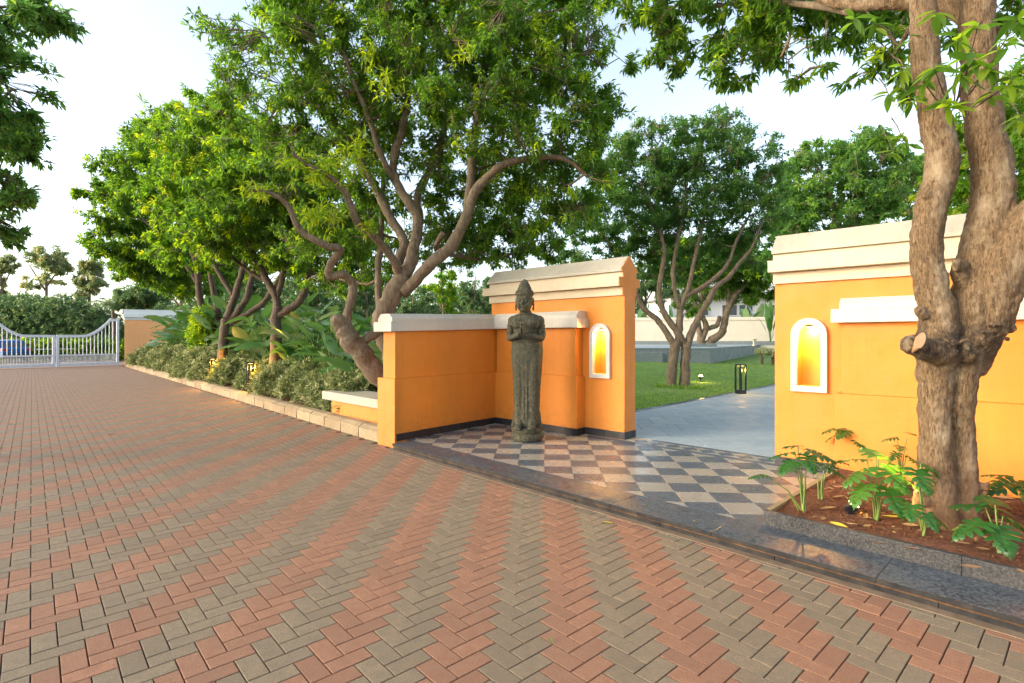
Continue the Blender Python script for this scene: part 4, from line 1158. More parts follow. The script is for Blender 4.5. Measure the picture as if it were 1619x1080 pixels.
# ---- T1: the tree behind the low wall
t1 = [
 [(640, 640, 24), (628, 585, 23), (612, 540, 21), (606, 500, 20), (621, 467, 19), (637, 436, 18)],
 [(622, 612, 24, -.2), (600, 592, 21, -.3), (575, 562, 20, -.4), (556, 540, 20, -.5), (543, 520, 19, -.5), (534, 507, 14, -.55), (531, 503, 9, -.55)],
 [(560, 545, 9, -.4), (590, 530, 10, -.3), (604, 510, 10, -.1)],
 [(549, 528, 10, -.5), (549, 500, 9, -.5), (555, 475, 8.5, -.5), (558, 450, 8.5, -.5), (542, 434, 8.5, -.6), (521, 437, 8, -.6), (524, 415, 8, -.7), (538, 394, 8, -.8), (514, 388, 7, -.9), (473, 361, 6, -1.0), (454, 324, 5, -1.1), (426, 305, 3.5, -1.2), (395, 300, 2.5, -1.3)],
 [(637, 438, 14), (628, 417, 11, .1), (639, 384, 10, .2), (616, 343, 9.5, .3), (593, 296, 9, .4), (575, 264, 8, .5), (561, 231, 7, .5), (528, 194, 6, .5), (510, 171, 5, .6), (459, 162, 3.5, .7), (420, 175, 2.5, .8)],
 [(634, 436, 11), (625, 417, 8, -.2), (598, 380, 7.5, -.5), (565, 352, 7, -.8), (547, 305, 6, -1.0), (519, 278, 5, -1.2), (482, 259, 4, -1.4), (462, 240, 3, -1.5)],
 [(639, 436, 15), (652, 400, 12, 0), (661, 352, 11, .1), (649, 324, 10, .1), (626, 287, 9, .2), (621, 259, 8.5, .2), (635, 208, 8, .2), (644, 157, 7.5, .3), (639, 116, 6.5, .3), (652, 60, 5.5, .4), (675, 0, 4.5, .4), (690, -60, 3, .4)],
 [(655, 385, 10), (662, 343, 8.5, .4), (660, 305, 8, .6), (686, 259, 8, .8), (700, 213, 7.5, .9), (713, 171, 6.5, 1.0), (723, 134, 6, 1.0), (745, 80, 4.5, 1.1), (760, 20, 3.5, 1.2)],
 [(636, 462, 14), (650, 450, 13, -.1), (681, 417, 12.5, -.3), (713, 389, 12, -.4), (737, 343, 11, -.5), (750, 305, 9.5, -.6), (778, 273, 8, -.7), (811, 255, 7, -.8), (866, 248, 5.5, -.9), (900, 255, 4, -1.0), (930, 280, 3, -1.0)],
 [(737, 343, 9, -.5), (740, 318, 9, -.4), (746, 259, 8.5, -.3), (753, 194, 7.5, -.2), (753, 143, 6.5, -.1), (775, 80, 5, 0), (800, 20, 4, 0), (815, -40, 3, 0)],
 [(753, 194, 6, -.2), (785, 150, 5, -.4), (830, 110, 4.5, -.6), (880, 90, 3.5, -.8), (930, 85, 2.5, -.9)],
 [(625, 287, 7, .2), (600, 240, 6, .0), (585, 190, 5.5, -.2), (560, 130, 5, -.3), (540, 70, 4, -.4), (520, 10, 3, -.5)],
 [(603, 505, 9, .3), (598, 455, 8, .6), (600, 400, 7, .8), (604, 340, 6, 1.0), (606, 280, 5, 1.1)],
 [(561, 231, 5, .5), (520, 225, 4, .8), (470, 235, 3, 1.0), (430, 240, 2.4, 1.2)],
 [(700, 370, 6, -.4), (690, 395, 5, .2), (725, 405, 5, .7), (770, 410, 4, 1.2), (810, 400, 3, 1.5), (850, 380, 2.2, 1.7)],
]
b1 = [(430, 90, 9.4, 90, 85, 1.2), (470, 190, 9.0, 85, 60, 1.1), (410, 205, 9.6, 60, 40, .8), (560, 60, 9.6, 110, 110, 1.7), (600, 170, 9.9, 90, 80, 1.3), (700, 50, 9.2, 120, 110, 1.8),
      (640, 260, 10.2, 100, 70, 1.0), (790, 130, 9.0, 110, 90, 1.5), (860, 60, 9.0, 100, 90, 1.4), (900, 150, 8.9, 75, 60, 1.1), (850, 240, 8.8, 95, 65, 1.2), (905, 290, 8.7, 65, 50, .9),
      (760, 290, 10.0, 90, 60, 1.0), (720, 340, 10.6, 90, 45, .9), (800, 380, 10.6, 60, 28, .7), (560, 350, 10.4, 60, 50, .8), (640, -40, 9.6, 260, 60, 2.0), (880, -30, 9.2, 120, 60, 1.5), (420, 290, 8.6, 45, 28, .5),
      (720, 190, 8.2, 80, 70, .7), (880, 330, 9.2, 70, 50, .9), (930, 250, 8.8, 55, 60, .8), (820, 300, 10.2, 70, 60, 1.0), (790, 392, 10.4, 75, 36, .8), (720, 380, 10.8, 65, 42, .8), (850, 345, 9.8, 60, 48, .8), (530, 420, 10.6, 60, 50, .8), (590, 420, 11.2, 42, 50, .7), (480, 360, 9.8, 50, 50, .8), (700, 400, 11.0, 110, 30, .9), (840, 395, 10.6, 55, 30, .7), (960, 130, 8.8, 40, 60, .6), (520, 250, 10.4, 80, 60, .8), (470, 60, 8.4, 80, 60, .8), (945, 210, 9.0, 40, 70, .6)]
T1 = tree('mango_tree', 'spreading many-limbed tree with crooked side trunk rising behind the low orange wall', t1, b1, 9.2, 9500, 14, .122, .038, M_LEAF, 150, group='garden trees', young=.10)
# bright young shoots low on its limbs
sh = []
for px, py, Y, r, k in ((500, 270, 7.9, 26, 16), (470, 255, 7.8, 18, 9), (545, 262, 8.2, 30, 14), (560, 225, 8.3, 24, 12), (520, 330, 8.2, 28, 14), (495, 335, 8.2, 18, 8), (580, 350, 8.4, 14, 6), (410, 300, 8.0, 22, 9), (575, 75, 8.0, 20, 8), (850, 45, 7.9, 26, 10), (870, 75, 7.9, 20, 8), (610, 130, 8.0, 30, 10), (740, 75, 7.9, 22, 8)):
    c = np.array(at(px, py, Y)); sh.append(c + rng.normal(0, .5, (k, 3)) * np.array([r * Y / F, .15, r * Y / F]))
sh = np.concatenate(sh)
ba, d, ll, ww, rr = whorls(sh, np.tile([0, 0, .6], (len(sh), 1)), 9, .17, .036, np.full(len(sh), .75), .45)
leaf_mesh('young_leaves', ba, d, ll, ww, M_LEAFY, T1, rr)

# ---- the group further down the border
tA = [[(437, 622, 13), (436, 570, 12), (437, 528, 11), (437, 504, 11), (438, 485, 10)], [(437, 490, 9), (436, 468, 8), (424, 446, 7), (405, 410, 6), (385, 370, 4.5), (365, 320, 3)],
      [(439, 500, 9), (455, 490, 8), (470, 480, 8), (483, 457, 7), (487, 430, 6), (492, 390, 5), (488, 340, 4), (480, 290, 3)], [(438, 470, 6), (447, 440, 6), (455, 400, 5), (462, 350, 4), (445, 290, 3)],
      [(424, 446, 5), (395, 430, 4), (360, 400, 3), (330, 370, 2)]]
bA = [(470, 300, 14, 85, 60, 2), (520, 350, 14.5, 90, 55, 1.6), (400, 330, 13.5, 80, 60, 1.8), (440, 250, 14, 80, 45, 1.6), (350, 370, 13.5, 60, 40, 1.3), (530, 420, 15.5, 70, 35, 1.2), (395, 400, 14.5, 55, 28, 1.0), (470, 400, 13.2, 45, 30, .8)]
tree('garden_tree', 'dark-trunked forked tree in the middle of the leafy border', tA, bA, 14, 4200, 13, .155, .05, M_LEAF, 60, group='garden trees', young=.2, bark=M_BARKD)
tB = [[(352, 606, 11), (353, 560, 10), (355, 520, 9), (360, 500, 9)], [(360, 505, 8), (368, 480, 7.5), (375, 455, 7), (383, 430, 6), (390, 390, 5), (385, 330, 3.5)], [(362, 508, 7), (378, 490, 7), (391, 468, 6.5), (398, 440, 6), (415, 400, 4.5), (430, 350, 3)],
      [(364, 512, 6), (388, 498, 6), (405, 487, 6), (420, 475, 6), (432, 455, 5), (450, 425, 4), (470, 390, 3)], [(370, 470, 5), (345, 430, 5), (320, 380, 4), (300, 330, 3)]]
bB = [(330, 250, 17, 65, 70, 2.2), (390, 240, 17, 70, 60, 2.0), (300, 320, 17, 65, 50, 1.8), (360, 320, 17, 80, 50, 1.8), (430, 300, 17.5, 70, 60, 1.8), (300, 200, 17.5, 40, 35, 1.2), (370, 175, 18, 50, 35, 1.2), (400, 400, 18, 60, 30, 1.5), (290, 395, 18, 60, 35, 1.4)]
tree('garden_tree', 'bright yellow-green crowned tree third along the leafy border', tB, bB, 17, 4300, 13, .175, .058, M_LEAFY, 55, group='garden trees', young=.1, rmean=.35, bark=M_BARKD)
tC = [[(324, 596, 10), (323, 560, 9), (322, 522, 8), (320, 500, 8), (317, 478, 7), (314, 450, 6.5), (308, 410, 5), (290, 360, 4), (260, 320, 3)], [(334, 596, 8), (340, 550, 8), (342, 515, 7), (344, 492, 7), (338, 462, 6), (330, 420, 5), (310, 370, 4), (300, 300, 3)], [(314, 450, 5), (280, 400, 4), (230, 350, 3), (180, 315, 2), (135, 300, 1.2)]]
bC = [(240, 280, 21, 55, 55, 2), (210, 330, 21, 45, 50, 1.8), (190, 290, 21, 35, 35, 1.4), (150, 305, 21, 32, 14, .8), (200, 390, 21, 40, 35, 1.5), (250, 400, 22, 60, 45, 2), (280, 240, 22, 55, 50, 2), (240, 225, 22, 32, 30, 1.3), (215, 430, 22, 40, 20, 1.2), (300, 440, 23, 70, 30, 2), (310, 170, 22, 30, 25, 1)]
tree('garden_tree', 'wide tree nearest the drive gate with a branch reaching out left', tC, bC, 20, 4300, 13, .20, .066, M_LEAF, 55, group='garden trees', young=.15, rmean=.42, bark=M_BARKD)

# ---- tree on the lawn, seen through the gateway
def lawnY(px, py):
    return glawn(px, py).y
YL = lawnY(1073, 612)
t3 = [[(1062, 612, 11), (1063, 585, 10), (1066, 560, 9.5), (1070, 540, 9)], [(1083, 614, 12), (1083, 585, 10.5), (1084, 560, 10), (1085, 544, 10)],
      [(1068, 560, 7), (1064, 544, 7.5), (1052, 523, 6.5), (1037, 504, 6), (1019, 489, 5.5), (1006, 467, 5), (990, 430, 4), (965, 390, 3), (940, 350, 2)],
      [(1082, 550, 8), (1080, 541, 7.5), (1067, 520, 7), (1052, 499, 6.5), (1046, 483, 6), (1042, 462, 5.5), (1046, 430, 5), (1050, 395, 4.5), (1035, 340, 3.5), (1010, 290, 2.5)],
      [(1072, 548, 8), (1074, 520, 7.5), (1075, 499, 7), (1077, 484, 6.5), (1084, 470, 6), (1104, 458, 5.5), (1127, 443, 5), (1150, 418, 4), (1165, 380, 3), (1185, 340, 2)],
      [(1086, 548, 8.5), (1095, 523, 7.5), (1107, 499, 7), (1119, 477, 6.5), (1133, 453, 5.5), (1150, 440, 5), (1170, 415, 4), (1190, 390, 3), (1205, 350, 2)],
      [(1075, 490, 5), (1068, 462, 5), (1064, 435, 4.5), (1068, 400, 4), (1078, 350, 3), (1085, 300, 2.5), (1080, 240, 1.8)],
      [(1084, 470, 5), (1092, 440, 4.5), (1100, 400, 4), (1112, 350, 3), (1120, 300, 2)]]
b3 = [(1000, 270, YL, 55, 50, 1.2), (1060, 235, YL, 75, 45, 1.5), (1130, 230, YL, 70, 45, 1.4), (1190, 260, YL + .5, 45, 45, 1.1), (940, 320, YL - .3, 50, 45, 1.0), (915, 380, YL - .3, 35, 30, .8), (1010, 340, YL + .8, 75, 50, 1.3), (1100, 320, YL + .8, 90, 55, 1.5), (1180, 340, YL + .6, 60, 55, 1.3), (1030, 390, YL + 1, 50, 25, 1), (1120, 395, YL + 1.2, 60, 25, 1), (960, 250, YL, 30, 25, .8), (1215, 300, YL, 25, 25, .6), (950, 395, YL + .6, 45, 28, .8), (1060, 425, YL + 1.6, 70, 22, .9), (1175, 405, YL + 1.0, 50, 28, .9), (1010, 370, YL + .2, 60, 30, .9), (1150, 195, YL, 30, 14, .6), (1225, 212, YL, 16, 8, .4), (1010, 205, YL, 40, 14, .6)]
tree('lawn_tree', 'twin-stemmed tree standing on the lawn seen between the two gateway walls', t3, b3, YL, 5600, 12, .125, .042, M_LEAFB, 90, group='garden trees', young=.04)

# ---- raised stone deck, tree in its planter, garden wall and villa behind
YD = 26.0; ZL = EYE - 28.3 * YD / F; ZD = EYE - 16.2 * YD / F
deck = tag(empty('stone_deck', (0, 0, 0)), 'grey granite raised deck at the far side of the lawn below the cream garden wall', 'deck')
c0 = at(1123.8, 551.2, YD); FD = Frame((c0.x, c0.y), (-1, 0.03), (0.62, .785))
b = B(); q0 = Vector((c0.x, c0.y)); dR = Vector((.545, .838)).normalized()
dp = [q0 + Vector((-14, .4)), q0, q0 + dR * 17, q0 + dR * 17 + Vector((-24, 0))]
b.prism([tuple(p) for p in dp], ZL - .6, ZD); b.build('deck_base', M_GGRAN, deck, bevel=.02)
b = B(); b.prism([tuple(p) for p in (q0 + Vector((-14, .1)), q0 + Vector((-2.4, -.25)), q0 + Vector((-2.4, .5)), q0 + Vector((-14, .9)))], ZL - .6, ZD - .17); b.build('step', M_GGRAN, deck, bevel=.02)
b = B(); b.prism([tuple(p) for p in (q0 + Vector((-14, .36)), q0 + Vector((.0, -.04)), q0 + dR * 17 + Vector((.04, 0)), q0 + dR * 17 + Vector((-24, 0)))], ZD + .001, ZD + .03); b.build('deck_top', M_SLAB, deck)
YT = 31.0; pc = at(1098, 549.5, YT)
b = B(); b.box((pc.x, pc.y, ZD + .11), (1.9, 1.9, .2)); b.build('planter', M_GGRAN, deck, bevel=.02)
t4 = [[(1108, 548, 9), (1107, 530, 6), (1103, 504, 5), (1101, 484, 4.5), (1092, 465, 4), (1088, 430, 3)], [(1106, 546, 9), (1112, 530, 6.5), (1116, 515, 6), (1111, 500, 4.5), (1108, 470, 4), (1112, 430, 3)],
      [(1117, 546, 9), (1130, 535, 8.5), (1141, 526, 8), (1145, 511, 7), (1151, 489, 6.5), (1163, 465, 6), (1176, 452, 5), (1190, 435, 4), (1200, 400, 3)], [(1114, 522, 5), (1124, 518, 5), (1134, 514, 5), (1138, 500, 4)], [(1151, 489, 4), (1152, 460, 4), (1160, 430, 3), (1165, 400, 2)]]
b4 = [(1110, 440, YT, 50, 30, 1.5), (1180, 420, YT, 45, 40, 1.5), (1130, 400, YT, 60, 35, 1.6), (1070, 410, YT, 45, 30, 1.4), (1205, 450, YT, 30, 25, 1.0), (1215, 430, YT, 40, 30, 1.2), (1150, 450, YT + 2, 60, 20, 1.2), (1095, 480, YT - 1, 30, 16, .7), (1190, 475, YT, 35, 12, .8)]
tree('deck_tree', 'crooked pale-trunked tree in a square planter on the stone deck', t4, b4, YT, 2400, 10, .28, .10, M_LEAF, 40, group='garden trees', young=.12, rmean=.35)
# urn-shaped spout at the deck corner
uc = at(1192, 546, 33)
b = B(); b.lathe([(.10, 0), (.10, .05), (.06, .10), (.06, .28), (.16, .40), (.20, .46), (.14, .47)], (uc.x, uc.y, ZD + .02), 14)
tag(b.build('stone_pedestal_bowl', M_GWALL, None, True), 'small pale stone bowl on a foot at the far corner of the granite deck', 'bowl')
# garden wall
YG = 40.0
gwl = tag(empty('garden_wall', (0, 0, 0)), 'long cream garden wall with rounded coping behind the lawn and deck', 'wall')
w0, w1 = at(900, 541, YG + 1), at(1240, 541, YG - 1.2); FGW = Frame((w0.x, w0.y), (w1.x - w0.x, w1.y - w0.y), (-(w1.y - w0.y), w1.x - w0.x))
zt = EYE + 33 * YG / F; Lw = 16.6
b = B(); FGW.box(b, -6, Lw + 12, 0, .3, 0, zt - .26); fixnormals(b.build('wall_body', M_GWALL, gwl))
b = B(); FGW.box(b, -6, Lw + 12, -.06, .36, zt - .258, zt); fixnormals(b.build('coping', M_GWALL, gwl, bevel=.05, segs=3))
b = B(); FGW.box(b, -6, Lw + 12, -.03, -.002, ZD, ZD + .30); fixnormals(b.build('skirting', M_GGRAN, gwl))
b = B(); FGW.box(b, -6, Lw + 12, -.02, -.002, ZD + .75, ZD + .79); fixnormals(b.build('string_course', M_GWALL, gwl))
# villa beyond
vl = tag(empty('villa', (0, 0, 0)), 'white flat-roofed villa with dark framed windows beyond the garden wall', 'house')
YV = 62.0; vz = lambda y: EYE + (HZ - y) * YV / F; vx = lambda x: (x - CX) * YV / F
b = B(); b.box(((vx(1060) + vx(1330)) / 2, YV + 5, vz(470) / 2), (vx(1330) - vx(1060), 10, vz(470))); b.build('wall', M_VILLA, vl, bevel=.05)
b = B(); b.box(((vx(1050) + vx(1340)) / 2, YV + 4.6, (vz(470) + vz(455)) / 2 + .01), (vx(1340) - vx(1050), 12.4, vz(455) - vz(470))); b.build('roof_slab', M_VILLA, vl, bevel=.05)
b = B(); b.box(((vx(1190) + vx(1330)) / 2, YV + 6, (vz(455) + vz(415)) / 2), (vx(1330) - vx(1190), 7, vz(415) - vz(455) - .05)); b.build('upper_storey', M_VILLA, vl, bevel=.05)
for x0, x1 in ((1141, 1165), (1168, 1190), (1215, 1240), (1095, 1120)):
    b = B(); b.box(((vx(x0) + vx(x1)) / 2, YV - .03, (vz(499) + vz(482)) / 2), (vx(x1) - vx(x0), .1, vz(482) - vz(499))); w = b.build('window', M_GLASS, vl)
    b = B()
    for xx in (x0, (x0 + x1) / 2, x1): b.box((vx(xx), YV - .06, (vz(499) + vz(482)) / 2), (.08, .1, vz(482) - vz(499) + .1))
    for zz in (vz(499), vz(482)): b.box(((vx(x0) + vx(x1)) / 2, YV - .065, zz), (vx(x1) - vx(x0), .1, .08))
    b.build('frame', M_VILLA, w)

# ---- trees beyond the right gateway wall
t5 = [[(1330, 480, 7), (1330, 420, 7), (1325, 360, 6), (1310, 300, 4), (1290, 260, 2)], [(1330, 400, 6), (1350, 350, 5), (1365, 300, 4), (1370, 250, 2)]]
b5 = [(1290, 270, 24, 50, 40, 2.2), (1345, 250, 24, 50, 38, 2.2), (1390, 290, 24, 45, 45, 2.2), (1300, 330, 24, 75, 45, 2.4), (1400, 350, 24, 45, 35, 2), (1250, 340, 24, 35, 40, 1.6), (1380, 235, 24, 20, 18, 1), (1275, 235, 24, 20, 14, 1), (1240, 400, 24, 30, 40, 1.5), (1350, 400, 24, 80, 30, 2)]
tree('background_tree', 'broad tree with rusty new tips behind the right gateway wall ridge', t5, b5, 24, 3300, 12, .22, .078, M_LEAFB, 50, group='trees beyond the gateway', young=.14, rmean=.45)
t5b = [[(1440, 480, 6), (1440, 400, 6), (1435, 330, 4), (1430, 280, 2)]]
b5b = [(1435, 300, 34, 45, 45, 2.5), (1420, 350, 34, 50, 30, 2.5), (1445, 260, 34, 25, 20, 1.5), (1500, 320, 34, 40, 50, 2.5)]
tree('background_tree', 'pale yellow-green tree just left of the near trunk above the wall', t5b, b5b, 34, 700, 9, .40, .13, M_LEAFY, 25, group='trees beyond the gateway', rmean=.6)
t5c = [[(1590, 520, 12), (1590, 420, 11), (1580, 340, 8), (1570, 260, 5), (1560, 200, 3)], [(1590, 400, 8), (1630, 330, 6), (1650, 250, 4)]]
b5c = [(1560, 270, 13, 60, 60, 1.6), (1620, 200, 13, 60, 70, 1.6), (1600, 310, 13, 60, 30, 1.4), (1680, 280, 13, 60, 60, 1.5), (1540, 200, 13, 40, 40, 1.2), (1660, 140, 13, 60, 50, 1.4), (1520, 320, 13, 25, 20, .8)]
tree('background_tree', 'bright green tree seen between and right of the near tree limbs', t5c, b5c, 13, 2300, 12, .18, .06, M_LEAFY, 40, group='trees beyond the gateway', rmean=.4)

# ---- far trees behind the border and the drive gate
def far_tree(label, px, base_y, Y, w, top_y, mat, dens=520, L=.5, group='far trees', bark=M_BARK):
    h0 = base_y - (base_y - top_y) * .45
    limbs = [[(px, base_y, 3), (px + 1, h0, 2.6), (px - 2, (h0 + top_y) / 2, 1.6), (px, top_y + 6, .8)], [(px, h0 + 6, 2), (px + w * .3, (h0 + top_y) / 2, 1)], [(px, h0 + 10, 2), (px - w * .3, (h0 + top_y) / 2, 1)]]
    bl = []
    for _ in range(7):
        bl.append((px + random.uniform(-.30, .30) * w, random.uniform(top_y + (base_y - top_y) * .10, h0 + 4), Y, w * random.uniform(.18, .30), (base_y - top_y) * random.uniform(.10, .18), w * .25 * Y / F))
    return tree('far_tree', label, limbs, bl, Y, dens, 8, L, L * .36, mat, 14, group=group, bark=bark, n=5, tw=False, young=.15)
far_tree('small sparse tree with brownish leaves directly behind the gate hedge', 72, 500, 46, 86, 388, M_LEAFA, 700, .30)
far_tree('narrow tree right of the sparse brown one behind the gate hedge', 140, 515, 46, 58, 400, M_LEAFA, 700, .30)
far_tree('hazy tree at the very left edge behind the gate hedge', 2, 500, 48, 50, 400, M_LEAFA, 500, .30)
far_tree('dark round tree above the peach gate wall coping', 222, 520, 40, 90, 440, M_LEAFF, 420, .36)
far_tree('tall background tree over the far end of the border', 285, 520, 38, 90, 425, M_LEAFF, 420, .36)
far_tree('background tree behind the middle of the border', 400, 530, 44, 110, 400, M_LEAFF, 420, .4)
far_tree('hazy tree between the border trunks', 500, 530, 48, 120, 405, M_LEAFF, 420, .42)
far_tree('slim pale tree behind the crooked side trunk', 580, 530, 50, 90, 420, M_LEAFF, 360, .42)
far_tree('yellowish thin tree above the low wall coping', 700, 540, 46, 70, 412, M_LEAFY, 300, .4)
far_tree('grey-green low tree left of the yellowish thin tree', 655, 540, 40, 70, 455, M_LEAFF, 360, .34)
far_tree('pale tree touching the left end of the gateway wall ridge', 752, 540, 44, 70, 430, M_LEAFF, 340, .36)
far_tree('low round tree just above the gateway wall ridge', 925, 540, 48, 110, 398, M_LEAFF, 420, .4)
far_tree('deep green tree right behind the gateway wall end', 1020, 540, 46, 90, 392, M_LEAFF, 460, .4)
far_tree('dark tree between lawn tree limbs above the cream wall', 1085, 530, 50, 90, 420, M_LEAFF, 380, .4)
bw = []
for x in range(230, 1000, 42): bw.append((x + random.uniform(-12, 12), random.uniform(470, 505), random.uniform(50, 62), random.uniform(32, 50), random.uniform(24, 44), 2.5))
T = blob_points(bw, 7000, .6); cn = np.clip(rng.normal(.5, .2, len(T)), 0, 1)
ba, d, ll, ww, rr = whorls(T, np.tile([0, 0, .3], (len(T), 1)), 7, .50, .20, cn, .05, 1.0, .1)
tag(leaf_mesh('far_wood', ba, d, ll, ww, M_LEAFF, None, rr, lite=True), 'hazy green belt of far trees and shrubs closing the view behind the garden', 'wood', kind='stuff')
# palm behind the pier
pf = tag(empty('palm_tree', (0, 0, 0)), 'small feathery palm behind the gate beside the peach wall', 'palm')
pb_ = at(178, 500, 40); b = B(); b.tube([(pb_.x, pb_.y, 0), (pb_.x + .1, pb_.y, 1.8), tuple(at(178, 482, 40))], [.16, .13, .10], 7); b.build('trunk', M_BARK, pf, True)
bs, ds, Ls = [], [], []
pt = at(178, 482, 40)
for k in range(16):
    a = 2 * math.pi * k / 16 + random.random() * .3; el = random.uniform(.2, 1.2); Lf = random.uniform(1.5, 2.1)
    for j in range(20):
        t = (j + 1) / 20; h = Lf * t; q = pt + Vector((math.cos(a) * math.cos(el) * h, math.sin(a) * math.cos(el) * h, math.sin(el) * h - 1.1 * t * t))
        for sg in (-1, 1):
            bs.append(tuple(q)); ds.append((math.cos(a + sg * .9), math.sin(a + sg * .9), -.45)); Ls.append(.5 * (1 - .5 * t))
leaf_mesh('fronds', np.array(bs), np.array(ds), np.array(Ls), np.full(len(Ls), .05), M_LEAFF, pf)

# hedges beyond the gate
def hedge(name, label, blobs, N, K, L, m, Wr=.4, cat='hedge', group=None, rmean=.4, young=.1, shell=.8, core=None):
    root = tag(empty(name, (0, 0, 0)), label, cat, group)
    T = blob_points(blobs, N, shell); cn = np.clip(rng.normal(rmean, .13, len(T)), 0, 1); y = rng.random(len(T)) < young; cn[y] = .9
    ba, d, ll, ww, rr = whorls(T, np.tile([0, 0, .3], (len(T), 1)), K, L, L * Wr, cn, .05, 1.0, .06)
    leaf_mesh('foliage', ba, d, ll, ww, m, root, rr, lite=True)
    b = B()
    for q in blobs:                     # woody core stems
        c = at(q[0], q[1], q[2])
        for _ in range(5):
            e = c + Vector((random.uniform(-1, 1) * q[3] * q[2] / F * .7, random.uniform(-1, 1) * q[5] * .7, random.uniform(0, 1) * q[4] * q[2] / F * .7))
            b.tube([(c.x, c.y, 0.0), c.lerp(e, .4), e], [.02 * q[2] / 10 + .01, .015, .006], 4, False)
    b.build('stems', M_BARKD, root)
    return root
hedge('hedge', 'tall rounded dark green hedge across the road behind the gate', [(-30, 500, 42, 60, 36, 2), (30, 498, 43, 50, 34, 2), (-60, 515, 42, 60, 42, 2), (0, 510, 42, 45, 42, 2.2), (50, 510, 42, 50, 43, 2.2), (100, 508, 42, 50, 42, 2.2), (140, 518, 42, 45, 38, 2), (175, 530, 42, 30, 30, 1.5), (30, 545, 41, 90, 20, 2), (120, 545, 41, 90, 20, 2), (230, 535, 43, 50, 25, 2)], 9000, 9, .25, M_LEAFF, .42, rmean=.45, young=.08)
hedge('hedge', 'low clipped hedge with yellow tips just behind the white gate', [(x, 552, 36.5, 22, 17, .6) for x in range(-40, 230, 28)], 2600, 8, .18, M_LEAF, .4, rmean=.15, young=.16)

# ================================================================== BORDER PLANTING (left strip)
def on_border(t, depth):                 # t metres along the kerb from the bench end, depth metres behind it
    p = K0 + KD * t + KV * (.2 + depth); return Vector((p.x, p.y, .15))
# clipped variegated shrubs, one by one, behind the kerb
shr_lab = ['next to the orange bench', 'second from the orange bench', 'third from the orange bench', 'bushy one right of the nearer border lamp', 'touching the nearer border lamp', 'between the two border lamps',
           'right of the farther border lamp', 'touching the farther border lamp', 'left of the farther border lamp', 'fourth from the peach gate wall', 'third from the peach gate wall', 'second from the peach gate wall', 'next to the peach gate wall', 'tucked at the foot of the peach gate wall']
def shrub(t, r, h, label, dp=.55):
    c = on_border(t, dp)
    root = tag(empty('variegated_shrub', (c.x, c.y, c.z)), label, 'shrub', 'variegated shrubs behind the kerb')
    n = int(520 * (r / .5) ** 2)
    v = rng.normal(0, 1, (n, 3)); v /= np.linalg.norm(v, axis=1, keepdims=True); v[:, 2] = np.abs(v[:, 2]) * 1.0
    rr_ = np.where(rng.random(n) < .75, rng.uniform(.78, 1.08, n), rng.random(n) ** .5)
    lump = 1 + .13 * np.sin(v[:, 0] * 7 + t) * np.cos(v[:, 1] * 6 + t * 2)
    T = v * (rr_ * lump)[:, None] * np.array([r, r, h]); T[:, 2] += rng.uniform(0, .12, n); T[:, 2] = np.maximum(T[:, 2], .06)
    cn = np.clip(rng.normal(.42, .26, n), 0, 1)
    ba, d, ll, ww, rr = whorls(T, v * .8, 9, .095, .030, cn, -.1, .8, .05)
    leaf_mesh('foliage', ba, d, ll, ww, M_VARI, root, rr, curl=.15, lite=t > 7)
    b = B()
    for _ in range(26):
        a = random.random() * 6.28; e = Vector((math.cos(a) * r * random.uniform(.2, .9), math.sin(a) * r * random.uniform(.2, .9), h * random.uniform(.5, .95)))
        b.tube([(e.x * .15, e.y * .15, -.02), (e.x * .55, e.y * .55, e.z * .5), e], [.012, .008, .004], 4, False)
    b.build('stems', M_BARKD, root)
ts = [2.45, 3.3, 4.25, 5.3, 6.5, 8.3, 10.6, 12.6, 14.6, 16.8, 19.2, 21.6, 24.0, 26.3]
for t, lab in zip(ts, shr_lab):
    gap = random.uniform(.9, 1.1)
    shrub(t, (.62 if t < 6 else .78 if t < 12 else 1.0) * gap, (.62 if t < 5 else .78 if t < 12 else .95) * random.uniform(.92, 1.08), 'pale variegated low shrub ' + lab, .72 if t > 4 else .62)
# broad-leaved plants behind them
def broad_mesh(v):
    """one broad paddle blade with a petiole, growing along +x from the origin, then arching"""
    b = B(); L, Wd = 1.0, .50 + .05 * v; n = 9; vs = []; fs = []
    pet = .9; arch = (.25, .45, .15, .6)[v]
    def spine(t): return Vector((t * 1.0, 0, -arch * t * t * .6))
    for i in range(n + 1):
        t = i / n; w = Wd * math.sin(math.pi * min(1, t ** .85)) ** .62 * .5 if 0 < t < 1 else .004
        p = spine(t)
        wv = .018 * math.sin(t * 23 + v)
        vs += [p + Vector((0, w, .13 * w + wv)), p + Vector((0, w * .5, -.02 * w)), p - Vector((0, 0, .012)), p + Vector((0, -w * .5, -.02 * w)), p + Vector((0, -w, .13 * w - wv))]
    for i in range(n):
        for k in range(4): fs.append((i * 5 + k, (i + 1) * 5 + k, (i + 1) * 5 + k + 1, i * 5 + k + 1))
    b.add(vs, fs)
    me = bpy.data.meshes.new('leaf'); me.from_pydata([tuple(q) for q in b.v], [], b.f); me.materials.append(M_BROAD)
    me.polygons.foreach_set('use_smooth', [True] * len(me.polygons)); me.update(); return me
BLM = [broad_mesh(v) for v in range(4)]
